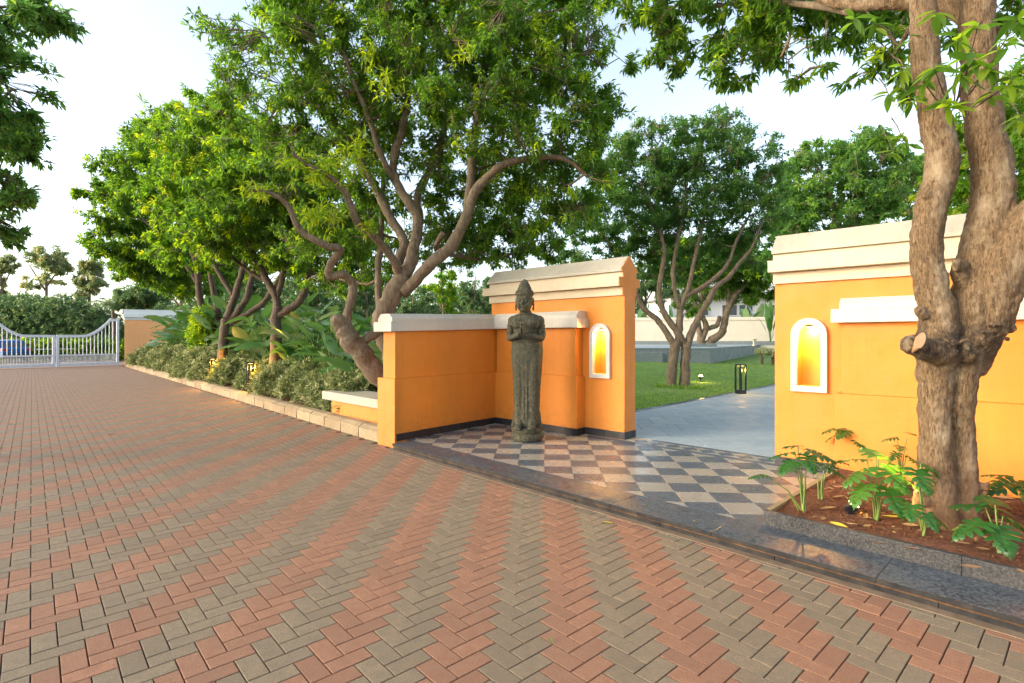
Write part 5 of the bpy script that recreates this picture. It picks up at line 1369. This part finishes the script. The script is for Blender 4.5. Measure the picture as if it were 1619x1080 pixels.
def broad_plant(p, label, nl, size, h):
    root = tag(empty('broad_leaf_plant', p), label, 'plant', 'broad-leaved plants behind the shrubs')
    b = B()
    for k in range(nl):
        a = 2 * math.pi * k / nl + random.uniform(-.4, .4); hh = h * random.uniform(.42, 1.06); sp = random.uniform(.08, .46) * size
        tip = Vector((math.cos(a) * sp, math.sin(a) * sp, hh)); mid = Vector((math.cos(a) * sp * .35, math.sin(a) * sp * .35, hh * .55))
        b.tube([(math.cos(a) * .04, math.sin(a) * .04, -.03), mid, tip], [.016, .012, .009], 5, False)
        o = bpy.data.objects.new('leaf', BLM[random.randrange(4)]); link(o, root)
        o.location = tip; s = size * random.uniform(.38, .58); o.scale = (s, s * random.uniform(.85, 1.15), s)
        el = random.uniform(-.25, 1.0)
        o.rotation_euler = (random.uniform(-.5, .5), -el, a + random.uniform(-.35, .35))
    b.build('stem', M_STEM, root)
random.seed(21)
for i in range(84):
    if i < 9: t, d_ = (1.25, 1.9, 2.5, 3.2, 3.9, 4.6, 5.3, 6.0, 6.7)[i], random.uniform(1.15, 1.45)
    elif i < 24: t, d_ = 7.6 + (i - 9) * 1.2, random.uniform(1.25, 1.7)
    elif i < 42: t, d_ = 2.6 + (i - 24) * 1.3, random.uniform(2.5, 3.4)
    elif i < 62: t, d_ = 6.0 + (i - 42) * 1.0, random.uniform(1.9, 2.4)
    else: t, d_ = 14.5 + (i - 62) * .58, random.uniform(1.2, 3.0)
    if t > 27.2: continue
    p = on_border(t, d_)
    where = 'just behind the orange bench' if t < 1.6 else 'near the crooked trunk left of the low wall' if t < 3.2 else 'right of the nearer border lamp' if t < 6 else 'above the two border lamps' if t < 12 else 'midway along the border' if t < 19 else 'at the end of the border by the peach wall'
    where += ', back row' if d_ > 2.45 else ', middle row' if 42 <= i < 62 else ', filling a gap' if i >= 62 else ', front row'
    where = where.replace('near the crooked trunk left of the low wall', 'by the crooked side trunk').replace('at the end of the border by the peach wall', 'by the peach wall').replace('right of the nearer border lamp', 'right of the nearer lamp')
    kinds = ('with upright blades', 'with drooping blades', 'with broad pale blades', 'with a leaning outer blade', 'with crowded low blades', 'with one tall blade'); where = kinds[i % 6] + ' ' + where
    sz = 1.15 if t < 6 else 1.4 if t < 14 else 1.6
    broad_plant(p, 'big paddle-leaved plant ' + where, 15 if i < 24 else 11, sz, random.uniform(.8, 1.05) * (1.3 if t < 4 else 1.75 if t < 8 else 2.1 if t < 14 else 2.4) * (1.2 if d_ > 2.45 else 1))
# round bright green topiary-like bush under the far trees
hedge('bush', 'rounded lime green bush rising above the big paddle leaves', [(323, 503, 20, 20, 20, .45), (323, 527, 20, 24, 20, .5), (323, 550, 20, 22, 20, .5)], 620, 9, .14, M_LEAFY, .35, cat='bush', rmean=.6, young=.2)

# ---- bollard lights
def bollard(name, p, w, h, label, group, rz=0, power=6, slim=False):
    root = tag(empty(name, p, rz), label, 'bollard light', group)
    b = B(); b.box((0, 0, h * .065), (w, w, h * .13)); b.build('base', M_BLACK, root, bevel=.004)
    b = B(); b.box((0, 0, h * .975), (w, w, h * .05)); cap = b.build('cap', M_BLACK, root, bevel=.004)
    b = B(); b.box((0, 0, h * .948), (w * .55, w * .55, .006)); b.build('lamp_lens', M_GLOWB, cap)
    for sx in (-1, 1):
        for sy in (-1, 1):
            b = B(); b.box((sx * w * .44, sy * w * .44, h * .54), (w * .17, w * .17, h * .82)); b.build('post', M_BLACK, root, bevel=.002)
    b = B(); b.box((0, 0, h * .5), (w * .14, w * .40, h * .76)); b.build('fin', M_BLACK, root, bevel=.002)
    lamp('bollard_light', 'POINT', (0.02, -w * .25, h * .80), power, (1, .50, .06), .02, root)
pL = g(1171, 622.5, ZP); bollard('bollard_light', pL, .20, .78, 'square black bollard light at the edge of the lawn and grey path', 'bollard lights', R(20), 8)
for px, py, t, lab in ((322, 590, 11.2, 'black bollard light glowing among the shrubs farther along the border'), (402, 603, 7.4, 'black bollard light glowing among the shrubs nearer the bench')):
    p = on_border(t, .14); bollard('bollard_light', p, .17, .80, lab, 'bollard lights', R(10), 26)
# spike light on the lawn
ps = glawn(1108, 604)
root = tag(empty('spike_light', ps), 'tiny glowing spike lamp on the lawn beside the twin-stemmed tree', 'garden light')
b = B(); b.tube([(0, 0, -.02), (0, 0, .10)], .012, 8); b.tube([(-.04, 0, .16), (-.04, 0, .10), (0, 0, .08), (.04, 0, .10), (.04, 0, .16)], .007, 6); b.build('bracket', M_BLACK, root)
b = B(); b.lathe([(.02, .10), (.045, .13), (.05, .17), (.048, .18)], (0, 0, 0), 14); b.build('shade', M_BLACK, root, True)
b = B(); b.ball((0, 0, .19), (.05, .05, .04), 14); b.build('bulb', m_emit('bulb_glow', (1, .72, .22), 22), root, True)
lamp('spike_lamp_light', 'POINT', (0, -.05, .24), 5, (1, .66, .2), .03, root)
# grass tuft round the lawn tree
tp = glawn(1073, 612); pts = []
for _ in range(900):
    a = random.random() * 6.28; r = .55 * math.sqrt(random.random()); p = Vector((tp.x + math.cos(a) * r * 1.3, tp.y + math.sin(a) * r * .7 - .1)); pts.append((p.x, p.y, lawn_z(p) - .01))
tag(blades('grass_tuft', pts, .11, .010, M_GRASS), label='longer uncut grass round the foot of the lawn tree', cat='grass', kind='stuff')

# ---- plants against the garden wall (strap leaves)
def strap_plant(px, py, Y, H, n, label, wd=.22):
    p = at(px, py, Y); root = tag(empty('banana_like_plant', p), label, 'plant', 'strap-leaved plants by the garden wall')
    for k in range(n):
        a = random.uniform(0, 6.28); L = H * random.uniform(.5, 1.0); el = random.uniform(.9, 1.5); seg = 7; vs = []; fs = []
        dx, dy = math.cos(a), math.sin(a)
        for i in range(seg + 1):
            t = i / seg; q = Vector((dx * math.cos(el) * L * t, dy * math.cos(el) * L * t, math.sin(el) * L * t + (H * .12 if n > 3 else 0) - .25 * L * t ** 3))
            w = wd * (math.sin(math.pi * min(.98, .12 + t * .86)) ** .8) * .5 if t > .3 else .02
            s = Vector((-dy, dx, 0)); vs += [q + s * w + Vector((0, 0, w * .3)), q, q - s * w + Vector((0, 0, w * .3))]
        for i in range(seg):
            fs += [(i * 3, i * 3 + 1, i * 3 + 4, i * 3 + 3), (i * 3 + 1, i * 3 + 2, i * 3 + 5, i * 3 + 4)]
        mesh_obj('leaf', vs, fs, M_BROAD, root, True)
strap_plant(1218, 552, 27, 2.9, 11, 'tall strap-leaved plant against the right end of the cream garden wall', .26)
for i, (px, lab) in enumerate(((1180, 'strap-leaved plant rising behind the cream wall before the villa windows'), (1200, 'broader strap-leaved plant behind the cream wall right of the villa windows'), (1012, 'strap-leaved plant just right of the gateway wall end'), (1064, 'strap-leaved plant between the stems of the lawn tree'))):
    strap_plant(px, 530, 43, 3.1, 8, lab, .5)
hedge('bush', 'low yellowish ground plants at the foot of the tall strap-leaved plant', [(1205, 555, 26.5, 12, 5, .3), (1222, 556, 26.5, 10, 5, .3)], 70, 8, .14, M_VARI, .35, cat='bush', rmean=.7)

# ================================================================== NEAR TREE in the raised bed
def near_tree():
    Y = 3.95
    root = tag(empty('near_tree', (0, 0, 0)), 'thick forked tree with sawn stub growing in the raised bed before the right wall', 'tree', 'garden trees')
    limbs = [
     [(1476, 850, 38), (1478, 800, 31), (1478, 740, 26), (1477, 680, 23), (1478, 620, 24), (1480, 570, 29), (1482, 540, 33), (1484, 500, 27), (1475, 460, 25), (1466, 420, 24), (1465, 370, 23.5), (1474, 320, 24), (1489, 270, 25), (1486, 225, 24), (1474, 160, 22), (1463, 100, 21), (1461, 50, 21), (1460, 0, 20), (1458, -60, 19), (1450, -140, 15)],
     [(1521, 850, 32), (1520, 800, 25), (1521, 740, 21), (1519, 680, 20), (1517, 620, 23), (1520, 580, 28), (1525, 550, 32), (1532, 510, 34), (1538, 470, 33), (1548, 420, 33), (1560, 360, 32), (1570, 310, 31), (1568, 260, 29), (1558, 200, 27), (1548, 140, 26), (1545, 80, 25), (1545, 20, 25), (1550, -60, 22), (1560, -140, 18)],
     [(1530, 590, 22, .0), (1548, 545, 28, -.02), (1565, 490, 33, -.05), (1580, 440, 34, -.1), (1603, 395, 33, -.15), (1635, 350, 32, -.2), (1680, 290, 30, -.3), (1740, 210, 26, -.4), (1790, 120, 22, -.5)],
     [(1500, 562, 24, -.05), (1474, 556, 20, -.12), (1452, 548, 17, -.16), (1440, 542, 15, -.18)],
     [(1585, 505, 16, -.1), (1600, 475, 12, -.15), (1614, 450, 11.5, -.18), (1640, 410, 11, -.22), (1690, 350, 9, -.3)],
     [(1498, 850, 30, .08), (1499, 760, 26, .08), (1500, 680, 24, .08), (1500, 600, 28, .05), (1508, 550, 30, .05)],
     [(1450, 865, 16, .0), (1462, 835, 18, 0), (1470, 800, 18, 0)], [(1550, 862, 16, .0), (1538, 835, 18, 0), (1530, 790, 16, 0)], [(1500, 868, 18, -.12), (1498, 840, 20, -.1), (1490, 800, 16, -.06)],
     [(1560, 60, 20, .1), (1520, 18, 17, .25), (1460, 6, 14, .4), (1400, 5, 12, .5), (1345, 8, 10, .7), (1300, -2, 8.5, .9), (1262, -24, 7, 1.1)],
     [(1545, 480, 10, .0), (1518, 440, 12, -.04), (1514, 418, 9, -.06)],
     [(1462, 500, 9, -.02), (1450, 488, 7, -.04)]]
    b = B(); P, RR = wood(limbs, Y, b, 16)
    # knots and burls
    for px, py, r, dy in ((1520, 418, 9, -.05), (1440, 545, 15, -.15), (1462, 556, 13, -.17), (1492, 556, 15, -.13), (1530, 560, 14, -.13), (1555, 535, 13, -.13), (1466, 310, 8, -.05), (1480, 640, 10, -.06), (1458, 790, 12, -.04)):
        b.ball(at(px, py, Y + dy), r * Y / F, 10)
    rn = random.Random(3)
    for _ in range(420):
        px, py, sx, sy, dd = rn.choice(((1490, 550, 28, 14, -.20), (1535, 550, 26, 14, -.20), (1572, 525, 22, 14, -.20), (1446, 543, 10, 9, -.24), (1440, 545, 9, 8, -.2), (1552, 790, 10, 26, -.10), (1512, 420, 5, 8, -.14), (1590, 515, 16, 10, -.16)))
        c = at(px + rn.uniform(-1, 1) * sx, py + rn.uniform(-1, 1) * sy, Y + dd + rn.uniform(.0, .07)); b.ball(c, rn.uniform(.006, .018), 6)
    tr = b.build('trunk', M_BARKN, root, True)
    r = tr.modifiers.new('remesh', 'REMESH'); r.mode = 'VOXEL'; r.voxel_size = .0105; r.use_smooth_shade = True
    s = tr.modifiers.new('smooth', 'SMOOTH'); s.iterations = 1
    tx = bpy.data.textures.new('bark_lumps', 'CLOUDS'); tx.noise_scale = .045; tx.noise_depth = 5
    d = tr.modifiers.new('lumps', 'DISPLACE'); d.texture = tx; d.strength = .020; d.mid_level = .5
    # sawn face of the stub
    c = at(1456, 538, Y - .28); nd = Vector((-.25, -.9, .35)).normalized(); a = Vector((.35, .0, .9)); a = (a - nd * a.dot(nd)).normalized(); e = nd.cross(a)
    vs = [c + a * (.062 * math.cos(t)) + e * (.026 * math.sin(t)) for t in [2 * math.pi * k / 16 for k in range(16)]]
    b = B(); b.add(vs + [v - nd * .10 for v in vs], [tuple(range(16)), tuple(range(31, 15, -1))] + [(k, (k + 1) % 16, (k + 1) % 16 + 16, k + 16) for k in range(16)])
    fixnormals(b.build('sawn_stub', M_CUT, root))
    # crown high over the gateway: hangs into the top of the picture
    blobs = [(1130, 40, 6.4, 110, 45, .8), (1180, 90, 6.2, 75, 38, .6), (1090, 70, 6.8, 70, 40, .7), (1230, 50, 6.0, 60, 45, .6), (1060, 20, 7.0, 60, 40, .7), (1140, 125, 6.4, 40, 20, .4), (1330, 80, 5.4, 48, 24, .4), (1350, 120, 5.3, 30, 22, .3),
             (1400, 130, 5.2, 35, 40, .35), (1300, 30, 5.6, 90, 40, .6), (1400, 60, 5.2, 60, 45, .5), (1420, 215, 5.2, 22, 28, .2), (1280, 115, 5.8, 30, 14, .3), (1200, -50, 6.0, 230, 50, 1.4), (1450, -80, 5.0, 200, 60, 1.4), (1640, -60, 4.6, 150, 60, 1.2), (1005, 40, 7.2, 30, 30, .5)]
    b = B()
    t2 = blob_points(blobs, 1500, .5, 7); idx = rng.choice(len(t2), 190, False)
    limb2 = [[(1345, 18, 10, .7), (1300, 10, 8, 1.2), (1240, 5, 6.5, 1.8), (1180, 2, 5.5, 2.2), (1120, 12, 4.5, 2.6), (1080, 10, 3, 2.9)], [(1240, 5, 5, 1.8), (1250, 50, 4, 1.7), (1235, 90, 3, 1.7)], [(1460, 14, 8, .5), (1430, 60, 5, .9), (1400, 110, 4, 1.2)]]
    P2, R2 = wood(limb2, Y, b, 8); P2, R2 = branches(b, P2, R2, list(t2[idx]), .018)
    A = np.array(P2); near = np.array([np.argmin(((A - t) ** 2).sum(1)) for t in t2])
    for t, k in zip(t2, near):
        a_ = Vector(A[k]); e_ = Vector(t); b.tube([a_, a_.lerp(e_, .5) + Vector((0, 0, .05)), e_], [.009, .006, .003], 4, False)
    b.build('branches', M_BARK, root, True)
    td = t2 - A[near]; td = td / (np.linalg.norm(td, axis=1, keepdims=True) + 1e-6) * .6
    cn = np.clip(rng.normal(.36, .13, len(t2)), 0, 1); yy = rng.random(len(t2)) < .1; cn[yy] = .8
    ba, d_, ll, ww, rr = whorls(t2, td, 12, .125, .042, cn, .45, .85)
    o = leaf_mesh('crown', ba, d_, ll, ww, M_LEAF, root, rr)
    # large single leaves on the low shoots by the limbs
    lm = []
    for v in range(3):
        vs = []; fs = []; n = 7; cv = (.18, .32, .08)[v]
        for i in range(n + 1):
            t = i / n; w = .155 * math.sin(math.pi * min(1, t ** .85)) ** .9 if 0 < t < 1 else .004
            z = -cv * t * t; vs += [(t, w, z + w * .35), (t, 0, z), (t, -w, z + w * .35)]
        for i in range(n): fs += [(i * 3, (i + 1) * 3, (i + 1) * 3 + 1, i * 3 + 1), (i * 3 + 1, (i + 1) * 3 + 1, (i + 1) * 3 + 2, i * 3 + 2)]
        for mt, rv in ((M_LEAF, .55), (M_LEAFY, .55), (M_LEAF, .2)):
            me = bpy.data.meshes.new('leaf'); me.from_pydata(vs, [], fs); me.materials.append(mt)
            at2 = me.attributes.new('rnd', 'FLOAT', 'POINT'); at2.data.foreach_set('value', [rv + random.uniform(-.1, .15)] * len(vs))
            me.polygons.foreach_set('use_smooth', [True] * len(me.polygons)); lm.append(me)
    shoots = [(1500, 165, 3.35, 9), (1478, 110, 3.3, 8), (1520, 120, 3.3, 9), (1560, 105, 3.2, 9), (1590, 70, 3.1, 9), (1515, 60, 3.3, 8), (1545, 45, 3.3, 8), (1600, 130, 3.2, 8), (1570, 150, 3.3, 8), (1460, 130, 3.4, 6), (1535, 90, 3.2, 8),
              (1440, 160, 3.9, 7), (1425, 110, 3.9, 7), (1405, 150, 4.0, 7), (1385, 40, 3.8, 7), (1350, 30, 3.8, 7), (1440, 60, 4.0, 7), (1610, 30, 3.0, 8), (1650, 90, 3.1, 8), (1480, 20, 3.5, 6), (1425, 215, 4.3, 7), (1412, 240, 4.3, 6), (1615, 185, 3.5, 7)]
    b = B(); cnt = 0
    anchor = at(1508, 172, Y - .26)
    for px, py, YY, k in shoots:
        c = at(px, py, YY)
        b.tube([anchor if py > 0 and px > 1455 and px < 1620 and YY < 3.5 else c + Vector((.1, .25, .25)), c.lerp(anchor, .4) + Vector((0, 0, -.04)) if (1455 < px < 1620 and YY < 3.5) else c + Vector((.04, .1, .12)), c], [.005, .004, .003], 5, False)
        for j in range(k):
            o = bpy.data.objects.new('leaf', lm[random.randrange(9)]); link(o, root); cnt += 1
            a = 2 * math.pi * j / k + random.random(); o.location = c + Vector((0, 0, random.uniform(-.03, .03)))
            s = random.uniform(.10, .165); o.scale = (s, s, s); o.rotation_euler = (random.uniform(-.5, .5), random.uniform(-.5, .95), a)
    b.build('shoot', M_BARKD, root)
near_tree()

# ---- foliage of a tree standing left of the camera
tl_ = [[(-330, 1050, 30), (-320, 800, 28), (-310, 560, 26), (-290, 380, 22), (-230, 200, 16), (-150, 60, 10), (-60, -40, 6)], [(-290, 380, 12), (-180, 300, 9), (-90, 240, 6), (-20, 180, 4), (20, 140, 2.5)], [(-300, 450, 10), (-180, 400, 7), (-80, 370, 5), (0, 330, 3), (30, 320, 2)], [(-150, 60, 6), (-60, 20, 4), (20, 10, 2.5), (70, 8, 1.8)]]
bl_ = [(-30, 20, 6.2, 110, 50, .8), (50, 12, 6.0, 42, 28, .4), (0, 120, 6.2, 45, 55, .7), (-20, 210, 6.3, 55, 60, .8), (10, 190, 6.1, 40, 28, .4), (-30, 300, 6.3, 60, 45, .8), (20, 300, 6.2, 35, 16, .3), (-20, 360, 6.5, 40, 30, .6), (-140, 150, 6.5, 110, 110, 1.2), (-160, 320, 6.5, 90, 70, 1.0), (-130, 20, 6.4, 100, 80, 1.2)]
tree('side_tree', 'leafy tree reaching in from the left edge of the picture above the drive', tl_, bl_, 6.3, 2300, 11, .122, .044, M_LEAFB, 70, group='garden trees', young=.08, rmean=.42)

# ================================================================== SPLIT-LEAF PLANTS in the bed
def split_leaf_mesh(v):
    """one deeply lobed blade, +x is its tip direction"""
    vs = [(0, 0, 0)]; fs = []; rr_ = random.Random(v); n = 9
    mid = []
    for i in range(n):
        t = (i + .5) / n
    # midrib points with paired lobes
    K = 6; rib = [(.0 + 1.0 * k / K, 0, -.16 * (k / K) ** 2) for k in range(K + 1)]
    vs = [Vector(r) for r in rib]
    for k in range(K):
        for sg in (-1, 1):
            L = (.52, .56, .50, .40, .30, .20)[k] * rr_.uniform(.85, 1.15); a = sg * (1.9 - .28 * k) * rr_.uniform(.92, 1.08)
            r0, r1 = vs[k], vs[k + 1] if k < K else vs[k]
            dr = Vector((math.cos(a), math.sin(a), 0)); pr = Vector((-dr.y, dr.x, 0)) * sg
            w = .10; c = r0.lerp(r1, .5)
            n0 = len(vs)
            vs += [c + dr * L * .45 + pr * w + Vector((0, 0, .03)), c + dr * L * .45 - pr * w + Vector((0, 0, .03)), c + dr * L + Vector((0, 0, -.09)), c + dr * L * .8 + pr * w * .8 + Vector((0, 0, -.02)), c + dr * L * .78 - pr * w * .9 + Vector((0, 0, -.02))]
            if sg > 0: fs += [(k, k + 1, n0 + 1, n0), (n0, n0 + 1, n0 + 4, n0 + 3), (n0 + 3, n0 + 4, n0 + 2)]
            else: fs += [(k + 1, k, n0, n0 + 1), (n0 + 1, n0, n0 + 3, n0 + 4), (n0 + 4, n0 + 3, n0 + 2)]
    tip = len(vs); vs.append(vs[K] + Vector((.22, 0, -.10))); a1 = len(vs); vs += [vs[K] + Vector((.02, .06, 0)), vs[K] + Vector((.02, -.06, 0))]
    fs += [(K, a1 + 1, tip), (K, tip, a1), (K - 1, K, a1), (K - 1, a1 + 1, K)]
    me = bpy.data.meshes.new('leaf'); me.from_pydata([tuple(q) for q in vs], [], fs); me.materials.append(M_FERN)
    at2 = me.attributes.new('rnd', 'FLOAT', 'POINT'); at2.data.foreach_set('value', [(.25, .5, .8, .4)[v % 4]] * len(vs))
    me.update(); return me
SLM = [split_leaf_mesh(v) for v in range(4)]
def split_plant(base, leaves, label, size=.20, variants=(0, 1, 3)):
    root = tag(empty('split_leaf_plant', base), label, 'plant', 'split-leaved plants in the raised bed')
    b = B()
    for (dx, dy, dz, yaw, pitch, s) in leaves:
        tip = Vector((dx, dy, dz)); m_ = Vector((dx * .35, dy * .35, dz * .55)); lo = Vector((random.uniform(-.012, .012), random.uniform(-.012, .012), -.01))
        b.tube([lo, m_, tip], [.0065, .005, .0038], 6, False)
        o = bpy.data.objects.new('leaf', SLM[random.choice(variants)]); link(o, root); o.location = tip
        k = size * s * .84; o.scale = (k, k, k); o.rotation_euler = (random.uniform(-.25, .25), pitch, yaw)
    b.build('stem', M_STEM, root, True)
def rnd_leaves(n, h, spread, yaw0=0, full=6.28):
    out = []
    for k in range(n):
        a = yaw0 + full * k / n + random.uniform(-.3, .3); r = spread * random.uniform(.4, 1)
        out.append((math.cos(a) * r, math.sin(a) * r, h * random.uniform(.72, 1.05), a + random.uniform(-.3, .3), random.uniform(.05, .6), random.uniform(.75, 1.1)))
    return out
random.seed(5)
G_ = lambda x, y: g(x, y, .180)
split_plant(G_(1271, 808), [(-.06, .02, .46, 3.0, .15, 1.1), (.02, -.02, .48, -.4, .25, 1.15), (.05, .03, .47, .6, .2, 1.0), (-.02, .05, .50, 1.8, .1, .9), (0, -.05, .45, -1.8, .4, 1.0), (-.10, -.02, .40, -2.8, .5, .9)], 'tall thin-stemmed split-leaf plant at the front left corner of the bed')
split_plant(G_(1266, 806), [(-.30, -.02, .28, 3.0, .1, .75), (-.31, -.02, .285, .2, .2, .5)], 'single leaf on a long stalk leaning out over the tiled floor', .18)
split_plant(G_(1297, 790), [(.06, .03, .30, .5, .2, 1.0), (.02, -.03, .28, -.6, .3, .9), (-.05, .02, .33, 2.6, .3, .9), (.1, 0, .33, 0, .1, .8)], 'shorter split-leaf plant behind the corner one beside the side kerb')
split_plant(G_(1347, 742), rnd_leaves(9, .42, .15, .3), 'dark dense split-leaf plant close against the orange wall', .21, (0, 3))
split_plant(G_(1386, 822), [(.02, -.04, .40, -1.2, .5, 1.25), (-.08, -.02, .38, 3.3, .35, 1.3), (.08, 0, .42, .1, .3, 1.15), (-.04, .05, .44, 2.2, .1, 1.2), (.05, .05, .45, .9, .0, 1.1), (-.12, -.05, .28, -2.6, .5, 1.2), (.03, -.08, .26, -1.6, .7, 1.2), (.12, -.03, .35, -.3, .5, 1.0), (0, .0, .48, 1.6, -.3, 1.0)], 'bright green split-leaf plant lit by the small ground spotlight', .20, (1, 2))
split_plant(G_(1424, 772), [(-.03, 0, .46, 2.6, .2, .75), (.02, .02, .38, 1.0, .4, .7), (-.05, -.02, .33, 3.5, .5, .7), (.04, -.02, .30, -.5, .5, .7), (.08, .02, .50, .4, .1, .7)], 'slender drooping dark plant between the lit plant and the trunk', .18, (0,))
split_plant(G_(1459, 838), [(-.05, 0, .43, -1.7, .55, 1.1), (.0, .02, .47, .2, .45, 1.0), (-.12, -.06, .20, -2.3, .5, .8)], 'few-leaved plant right in front of the near trunk foot', .20, (3, 1))
split_plant(G_(1462, 846), [(-.01, -.03, .16, -1.6, .6, .85), (.02, -.02, .14, -.4, .5, .8)], 'low fan leaf rising beside the few-leaved plant', .17, (3,))
split_plant(g(1578, 872, .18), [(-.12, -.02, .20, 3.2, .35, 1.2), (-.04, .05, .27, 1.9, .15, 1.2), (.05, .02, .22, .2, .4, 1.1), (-.06, -.06, .18, -2.0, .5, 1.1), (.08, .10, .24, .9, .1, 1.1), (-.02, .0, .30, 1.2, -.2, 1.0)], 'spreading split-leaf plant at the front right of the bed', .20, (1, 0))
split_plant(g(1628, 815, .18), rnd_leaves(9, .32, .18, .2), 'split-leaf plant cut by the right edge of the picture', .24, (0, 3))
split_plant(g(1553, 768, .18), [(.02, -.05, .20, .1, .35, 1.1), (.0, .0, .22, .8, .3, 1.0)], 'pair of dark leaves poking out behind the trunk', .20, (0,))

# spotlight in the bed
sp = g(1345, 812, .18)
root = tag(empty('ground_spotlight', sp, R(-20)), 'small black finned ground spotlight shining at the bright plant and trunk', 'garden light')
b = B(); b.box((0, 0, .045), (.075, .06, .06), M=Matrix.Rotation(R(-28), 3, 'Y')); hd = b.build('lamp_head', M_BLACK, root, bevel=.004)
for k in range(5):
    b = B(); b.box((-.024 + .012 * k, -.034, .032 + .004 * k), (.004, .012, .05), M=Matrix.Rotation(R(-28), 3, 'Y')); b.build('cooling_fin', M_BLACK, hd)
b = B(); b.box((.020, 0, .076), (.062, .05, .004), M=Matrix.Rotation(R(24), 3, 'Y')); b.build('lamp_lens', M_GLOW, hd)
b = B(); b.box((0, 0, .008), (.05, .05, .016)); b.tube([(-.035, 0, .01), (-.04, 0, .05)], .005, 6); b.build('bracket', M_BLACK, root)
lamp('bed_spot', 'SPOT', (sp.x + .03, sp.y, .29), 22, (1, .72, .30), .02, None, at(1440, 740, 4.1), 95)

# fallen leaves: in the bed, on the tiles and on the drive
def fallen(p, s, yaw, m, label, tilt=0, cat='leaf', group='dry leaves on the bed soil'):
    vs = []; fs = []; n = 6; cv = random.uniform(.1, .35); tw_ = random.uniform(-.3, .3)
    for i in range(n + 1):
        t = i / n; w = .17 * math.sin(math.pi * min(.99, max(.01, t))) ** .8; z = cv * (t - .5) ** 2 - .02; x = t - .5
        vs += [Vector((x, w, z + w * .45 + tw_ * w * t)), Vector((x, 0, z)), Vector((x, -w, z + w * .45 - tw_ * w * t))]
    for i in range(n): fs += [(i * 3, (i + 1) * 3, (i + 1) * 3 + 1, i * 3 + 1), (i * 3 + 1, (i + 1) * 3 + 1, (i + 1) * 3 + 2, i * 3 + 2)]
    o = mesh_obj('fallen_leaf', [v * s for v in vs], fs, m, None, True, p); o.rotation_euler = (random.uniform(-.25, .25), random.uniform(-.2, .2), yaw)
    return tag(o, label, cat, group)
spots = [(1310, 806, .13, M_DEAD, 'pale curled dead leaf left of the ground spotlight'), (1326, 788, .12, M_DEAD, 'long dry leaf behind the ground spotlight'), (1352, 800, .12, M_YLEAF, 'yellow leaf touching the ground spotlight'), (1326, 833, .13, M_YLEAF, 'narrow yellow leaf in front of the ground spotlight'), (1368, 818, .10, M_DEAD, 'tan leaf under the bright split-leaf plant'),
         (1410, 820, .13, M_YLEAF, 'bright yellow curled leaf between bright plant and trunk'), (1416, 800, .14, M_DEAD, 'dry curled leaf above the yellow curled one'), (1402, 783, .12, M_DEAD, 'tan leaf lying near the wall foot by the trunk'), (1440, 833, .10, M_DEAD, 'small upright dry leaf left of the trunk foot'), (1390, 862, .10, M_DEAD, 'faint dry leaf near the front kerb'),
         (1520, 862, .12, M_DLEAF2, 'brown leaf before the trunk foot'), (1560, 800, .14, M_DEAD, 'dry leaf right of the trunk foot'), (1600, 850, .14, M_YLEAF, 'yellow leaf at the right edge of the bed'), (1590, 790, .13, M_DEAD, 'curled tan leaf right of the trunk under the wall'), (1575, 782, .12, M_YLEAF, 'small yellowish leaf below the right wall'), (1535, 900, .11, M_DLEAF2, 'dark leaf close to the front kerb at right'), (1440, 870, .10, M_DLEAF2, 'brown leaf mid front of the bed'), (1608, 905, .10, M_DLEAF2, 'dark leaf in the right front corner of the bed'), (1345, 775, .12, M_DLEAF2, 'brown leaf beneath the dense dark plant')]
for px, py, s, m, lab in spots:
    p = g(px, py, .185); fallen(p + Vector((0, 0, .012)), s, random.random() * 6.28, m, lab)
for px, py, z, s, m, lab in ((825, 739, ZP, .07, M_YLEAF, 'yellow leaf lying on the granite nosing near the statue'), (846, 754, ZP, .035, M_DEAD, 'tiny pale petal on the granite nosing'), (1022, 800, ZP, .05, M_YLEAF, 'small yellow leaf on the middle of the nosing'), (1097, 825, ZP, .04, M_YLEAF, 'small leaf on the nosing nearer the bed'), (961, 828, 0, .11, M_YLEAF, 'yellow leaf on the pavers beside the step'), (871, 1015, 0, .045, M_STEM, 'little green leaf on the front pavers'),
                             (0, 709, 0, .13, M_YLEAF, 'yellow leaf on the drive at the left edge'), (286, 659, 0, .09, M_YLEAF, 'yellowish leaf far along the drive'), (301, 661, 0, .08, M_DLEAF2, 'brown leaf far along the drive'), (225, 956, 0, .05, M_DLEAF2, 'thin dry leaf on the front left pavers'), (17, 671, 0, .12, M_DLEAF2, 'dark dry leaf at the far left of the drive'), (1055, 672, ZP, .05, M_DLEAF2, 'speck of leaf on the grey path'), (176, 688, 0, .10, M_DLEAF2, 'brown leaf on the left middle of the drive'), (480, 679, 0, .07, M_DLEAF2, 'small dark leaf by the kerb near the bench')):
    p = g(px, py, z); fallen(p + Vector((0, 0, .008)), s, random.random() * 6.28, m, lab, group='fallen leaves on the paving')
